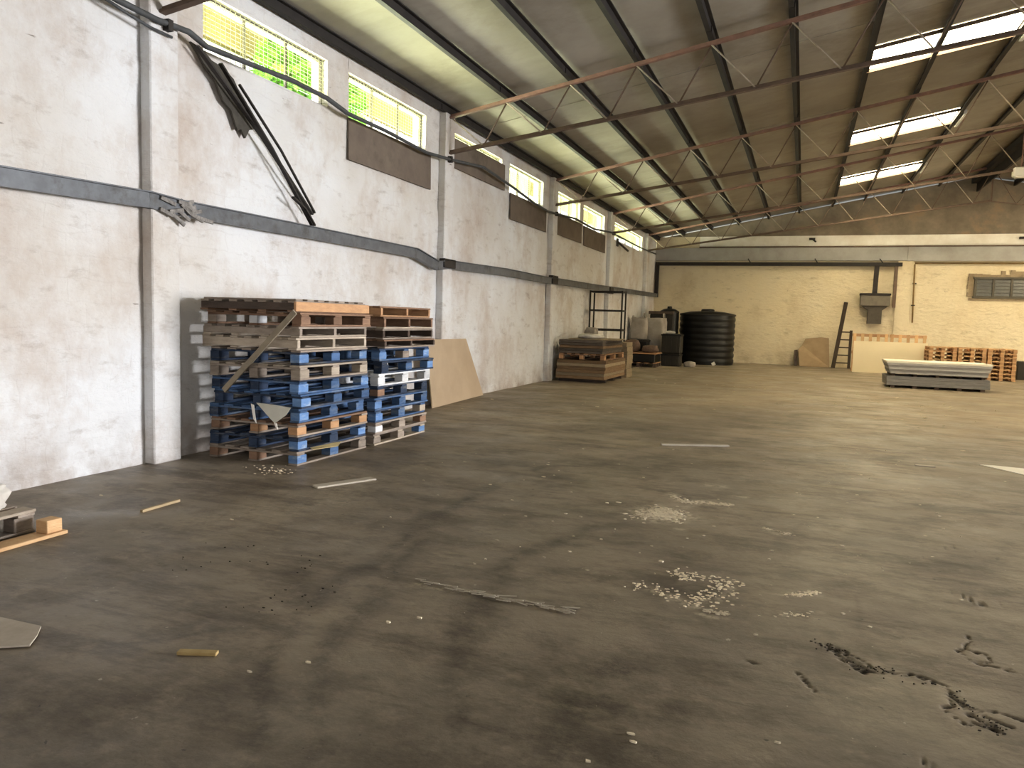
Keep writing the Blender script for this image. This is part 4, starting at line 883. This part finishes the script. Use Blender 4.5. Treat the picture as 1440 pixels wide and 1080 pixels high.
def scatter(name, label, cat, pts, spread, n, s, m, hmax=.006):
    mb = MB()
    for k in range(n):
        i = R.randrange(len(pts)); a = pts[i]; b_ = pts[min(i + 1, len(pts) - 1)]; t_ = R.random()
        x = a[0] + (b_[0] - a[0]) * t_ + R.gauss(0, spread); y = a[1] + (b_[1] - a[1]) * t_ + R.gauss(0, spread)
        chipmesh(mb, x, y, s * R.uniform(.3, 1), R.uniform(.003, hmax))
    return tag(mb.build(name, m), label, cat, None, 'stuff')
scatter('sawdust_patch', 'large pale crumbled plaster patch in the middle of the floor', 'rubble', [(-1.08, 5.75), (-1.0, 5.9), (-.95, 6.05), (-.88, 5.85)], .06, 600, .024, M_chip)
scatter('plaster_crumbs', 'pale crumbs spread beyond the large plaster patch', 'rubble', [(-.95, 6.55), (-.83, 6.4), (-.68, 6.45), (-.52, 6.46)], .03, 150, .02, M_chip)
scatter('plaster_crumbs', 'pale crumbs over the dark stain nearer than the large patch', 'rubble', [(-.8, 4.22), (-.61, 4.15), (-.42, 4.08), (-.38, 4.25), (-.3, 4.5), (-.6, 4.5)], .05, 240, .016, M_chip)
scatter('plaster_crumbs', 'thin line of pale crumbs below the dark stain', 'rubble', [(-.42, 3.98), (-.30, 3.985)], .012, 70, .014, M_chip)
scatter('plaster_crumbs', 'small crumb streak to the side of the dark stain', 'rubble', [(.0, 4.42), (.08, 4.47), (.15, 4.53)], .018, 70, .014, M_chip)
scatter('plaster_crumbs', 'few crumbs between the dark stain and the crack', 'rubble', [(.0, 4.12), (.06, 4.12)], .02, 20, .012, M_chip)
scatter('plaster_crumbs', 'few pale crumbs right of the large plaster patch', 'rubble', [(-.16, 5.84), (-.02, 5.76)], .02, 40, .018, M_chip)
scatter('plaster_crumbs', 'pale crumbs and shreds at the foot of the nearer pallet stack', 'rubble', [(-4.9, 5.85), (-4.6, 5.85), (-4.5, 5.75)], .07, 50, .022, M_chip)
scatter('plaster_crumbs', 'sparse pale specks over the far floor', 'rubble', [(-4, 12), (-1, 14), (2.5, 14), (0, 17), (-2.5, 20), (1, 19), (2.5, 17)], .7, 90, .04, M_chip, .01)
scatter('plaster_crumbs', 'sparse pale specks over the middle floor', 'rubble', [(-3, 7), (-1, 8.4), (1, 7), (1.5, 9.5), (-.5, 5.3), (-2, 5), (.5, 5)], .6, 110, .02, M_chip, .008)
M_dirt = mat('dark_dirt_crumb', (.05, .04, .032), (.03, .025, .02), 12, .9)
scatter('dirt_crumbs', 'dark crumbs along the broken floor crack', 'rubble', [(.15, 3.8), (.23, 3.75), (.3, 3.6), (.44, 3.6), (.65, 3.55), (.69, 3.4), (.77, 3.25)], .03, 90, .008, M_dirt)
scatter('dirt_crumbs', 'dark crumbs scattered over the left floor', 'rubble', [(-3.2, 3.8), (-3.4, 3.32), (-2.7, 3.7), (-2.5, 3.3), (-2.4, 3.1)], .12, 40, .010, M_dirt)
# flattened shreds line
mb = MB()
for k in range(60):
    t_ = R.random(); x = -1.95 + .93 * t_; y = 3.71 - .05 * t_ + R.gauss(0, .018)
    if .52 < t_ < .58: continue
    l = R.uniform(.03, .11); a = R.gauss(-.05, .22)
    mb.bar((x - l / 2, y, .006), (x + l / 2, y + l * math.sin(a), R.uniform(.004, .014)), R.uniform(.004, .011), .004)
tag(mb.build('straw_line', M_lath), 'line of flattened pale straw shreds on the near floor', 'straw', None, 'stuff')

# ------------------------------------------------------------------ outside the windows
M_yard = mat('dusty_yard', (.42, .38, .28), (.34, .3, .22), .6, .95, world=True)
struct(MB().box(-30, WX - .24, -10, 60, -.1, -.02).build('ground', M_yard), 'sunlit dusty yard outside the window wall', 'ground')
t = thing('neighbour_building', 'sunlit pale building outside the high windows', 'building')
MB().box(-10.4, -10.0, 4, 56, 0, 9).build('wall', mat('pale_yellow_render', (.78, .78, .44), (.68, .70, .36), 1.2, .9), t)
MB().box(-10.0, -9.85, 4, 56, 5.2, 6.10).build('plinth_band', mat('sunlit_white_render', (.9, .9, .88), (.85, .85, .8), 2, .9), t)
M_shut = mat('brown_shutter', (.33, .27, .12), (.24, .19, .09), 3, .8)
for y0, y1 in ((9.0, 12.1), (13.8, 14.6), (15.6, 18.2), (21.5, 24.2), (27.5, 30.0), (33.0, 36.0), (40, 43)):
    MB().box(-9.95, -9.8, y0, y1, 6.18, 6.62).build('shutter', M_shut, t)
M_leaf = mat('bright_leaf', (.16, .42, .03), (.09, .28, .02), 4, .6, rnd=.1)
M_trk = mat('bark', (.1, .07, .05), None, 6, .9)
def tree(c, h, rr, n, lab):
    t = thing('leafy_tree', lab, 'tree', c, 0, 'plants outside the windows')
    MB().tube([(0, 0, 0), (.05, .1, h * .5), (0, .05, h * .9)], [.12, .08, .03], 8).build('trunk', M_trk, t, True)
    mb = MB()
    for k in range(n):
        p = Vector((R.gauss(0, 1), R.gauss(0, 1), R.gauss(0, 1))).normalized() * R.random() ** .4; p = Vector((p.x * rr[0], p.y * rr[1], p.z * rr[2] + h))
        u = Vector((R.gauss(0, 1), R.gauss(0, 1), R.gauss(0, 1))).normalized(); v = u.orthogonal().normalized(); s = R.uniform(.08, .16); b = len(mb.v)
        mb.v += [tuple(p - u * s), tuple(p + v * s * .5), tuple(p + u * s), tuple(p - v * s * .5)]; mb.f.append((b, b + 1, b + 2, b + 3))
    me = bpy.data.meshes.new('foliage'); me.from_pydata(mb.v, [], mb.f); me.update(); me.materials.append(M_leaf); o = link('foliage', me, t); o['kind'] = 'stuff'
tree((-9.2, 11.9, 0), 5.7, (.4, .7, .9), 1500, 'bright green tree outside the large near window')
tree((-9.3, 14.0, 0), 5.9, (.4, .6, .5), 900, 'green bush outside the right end of the large near window')
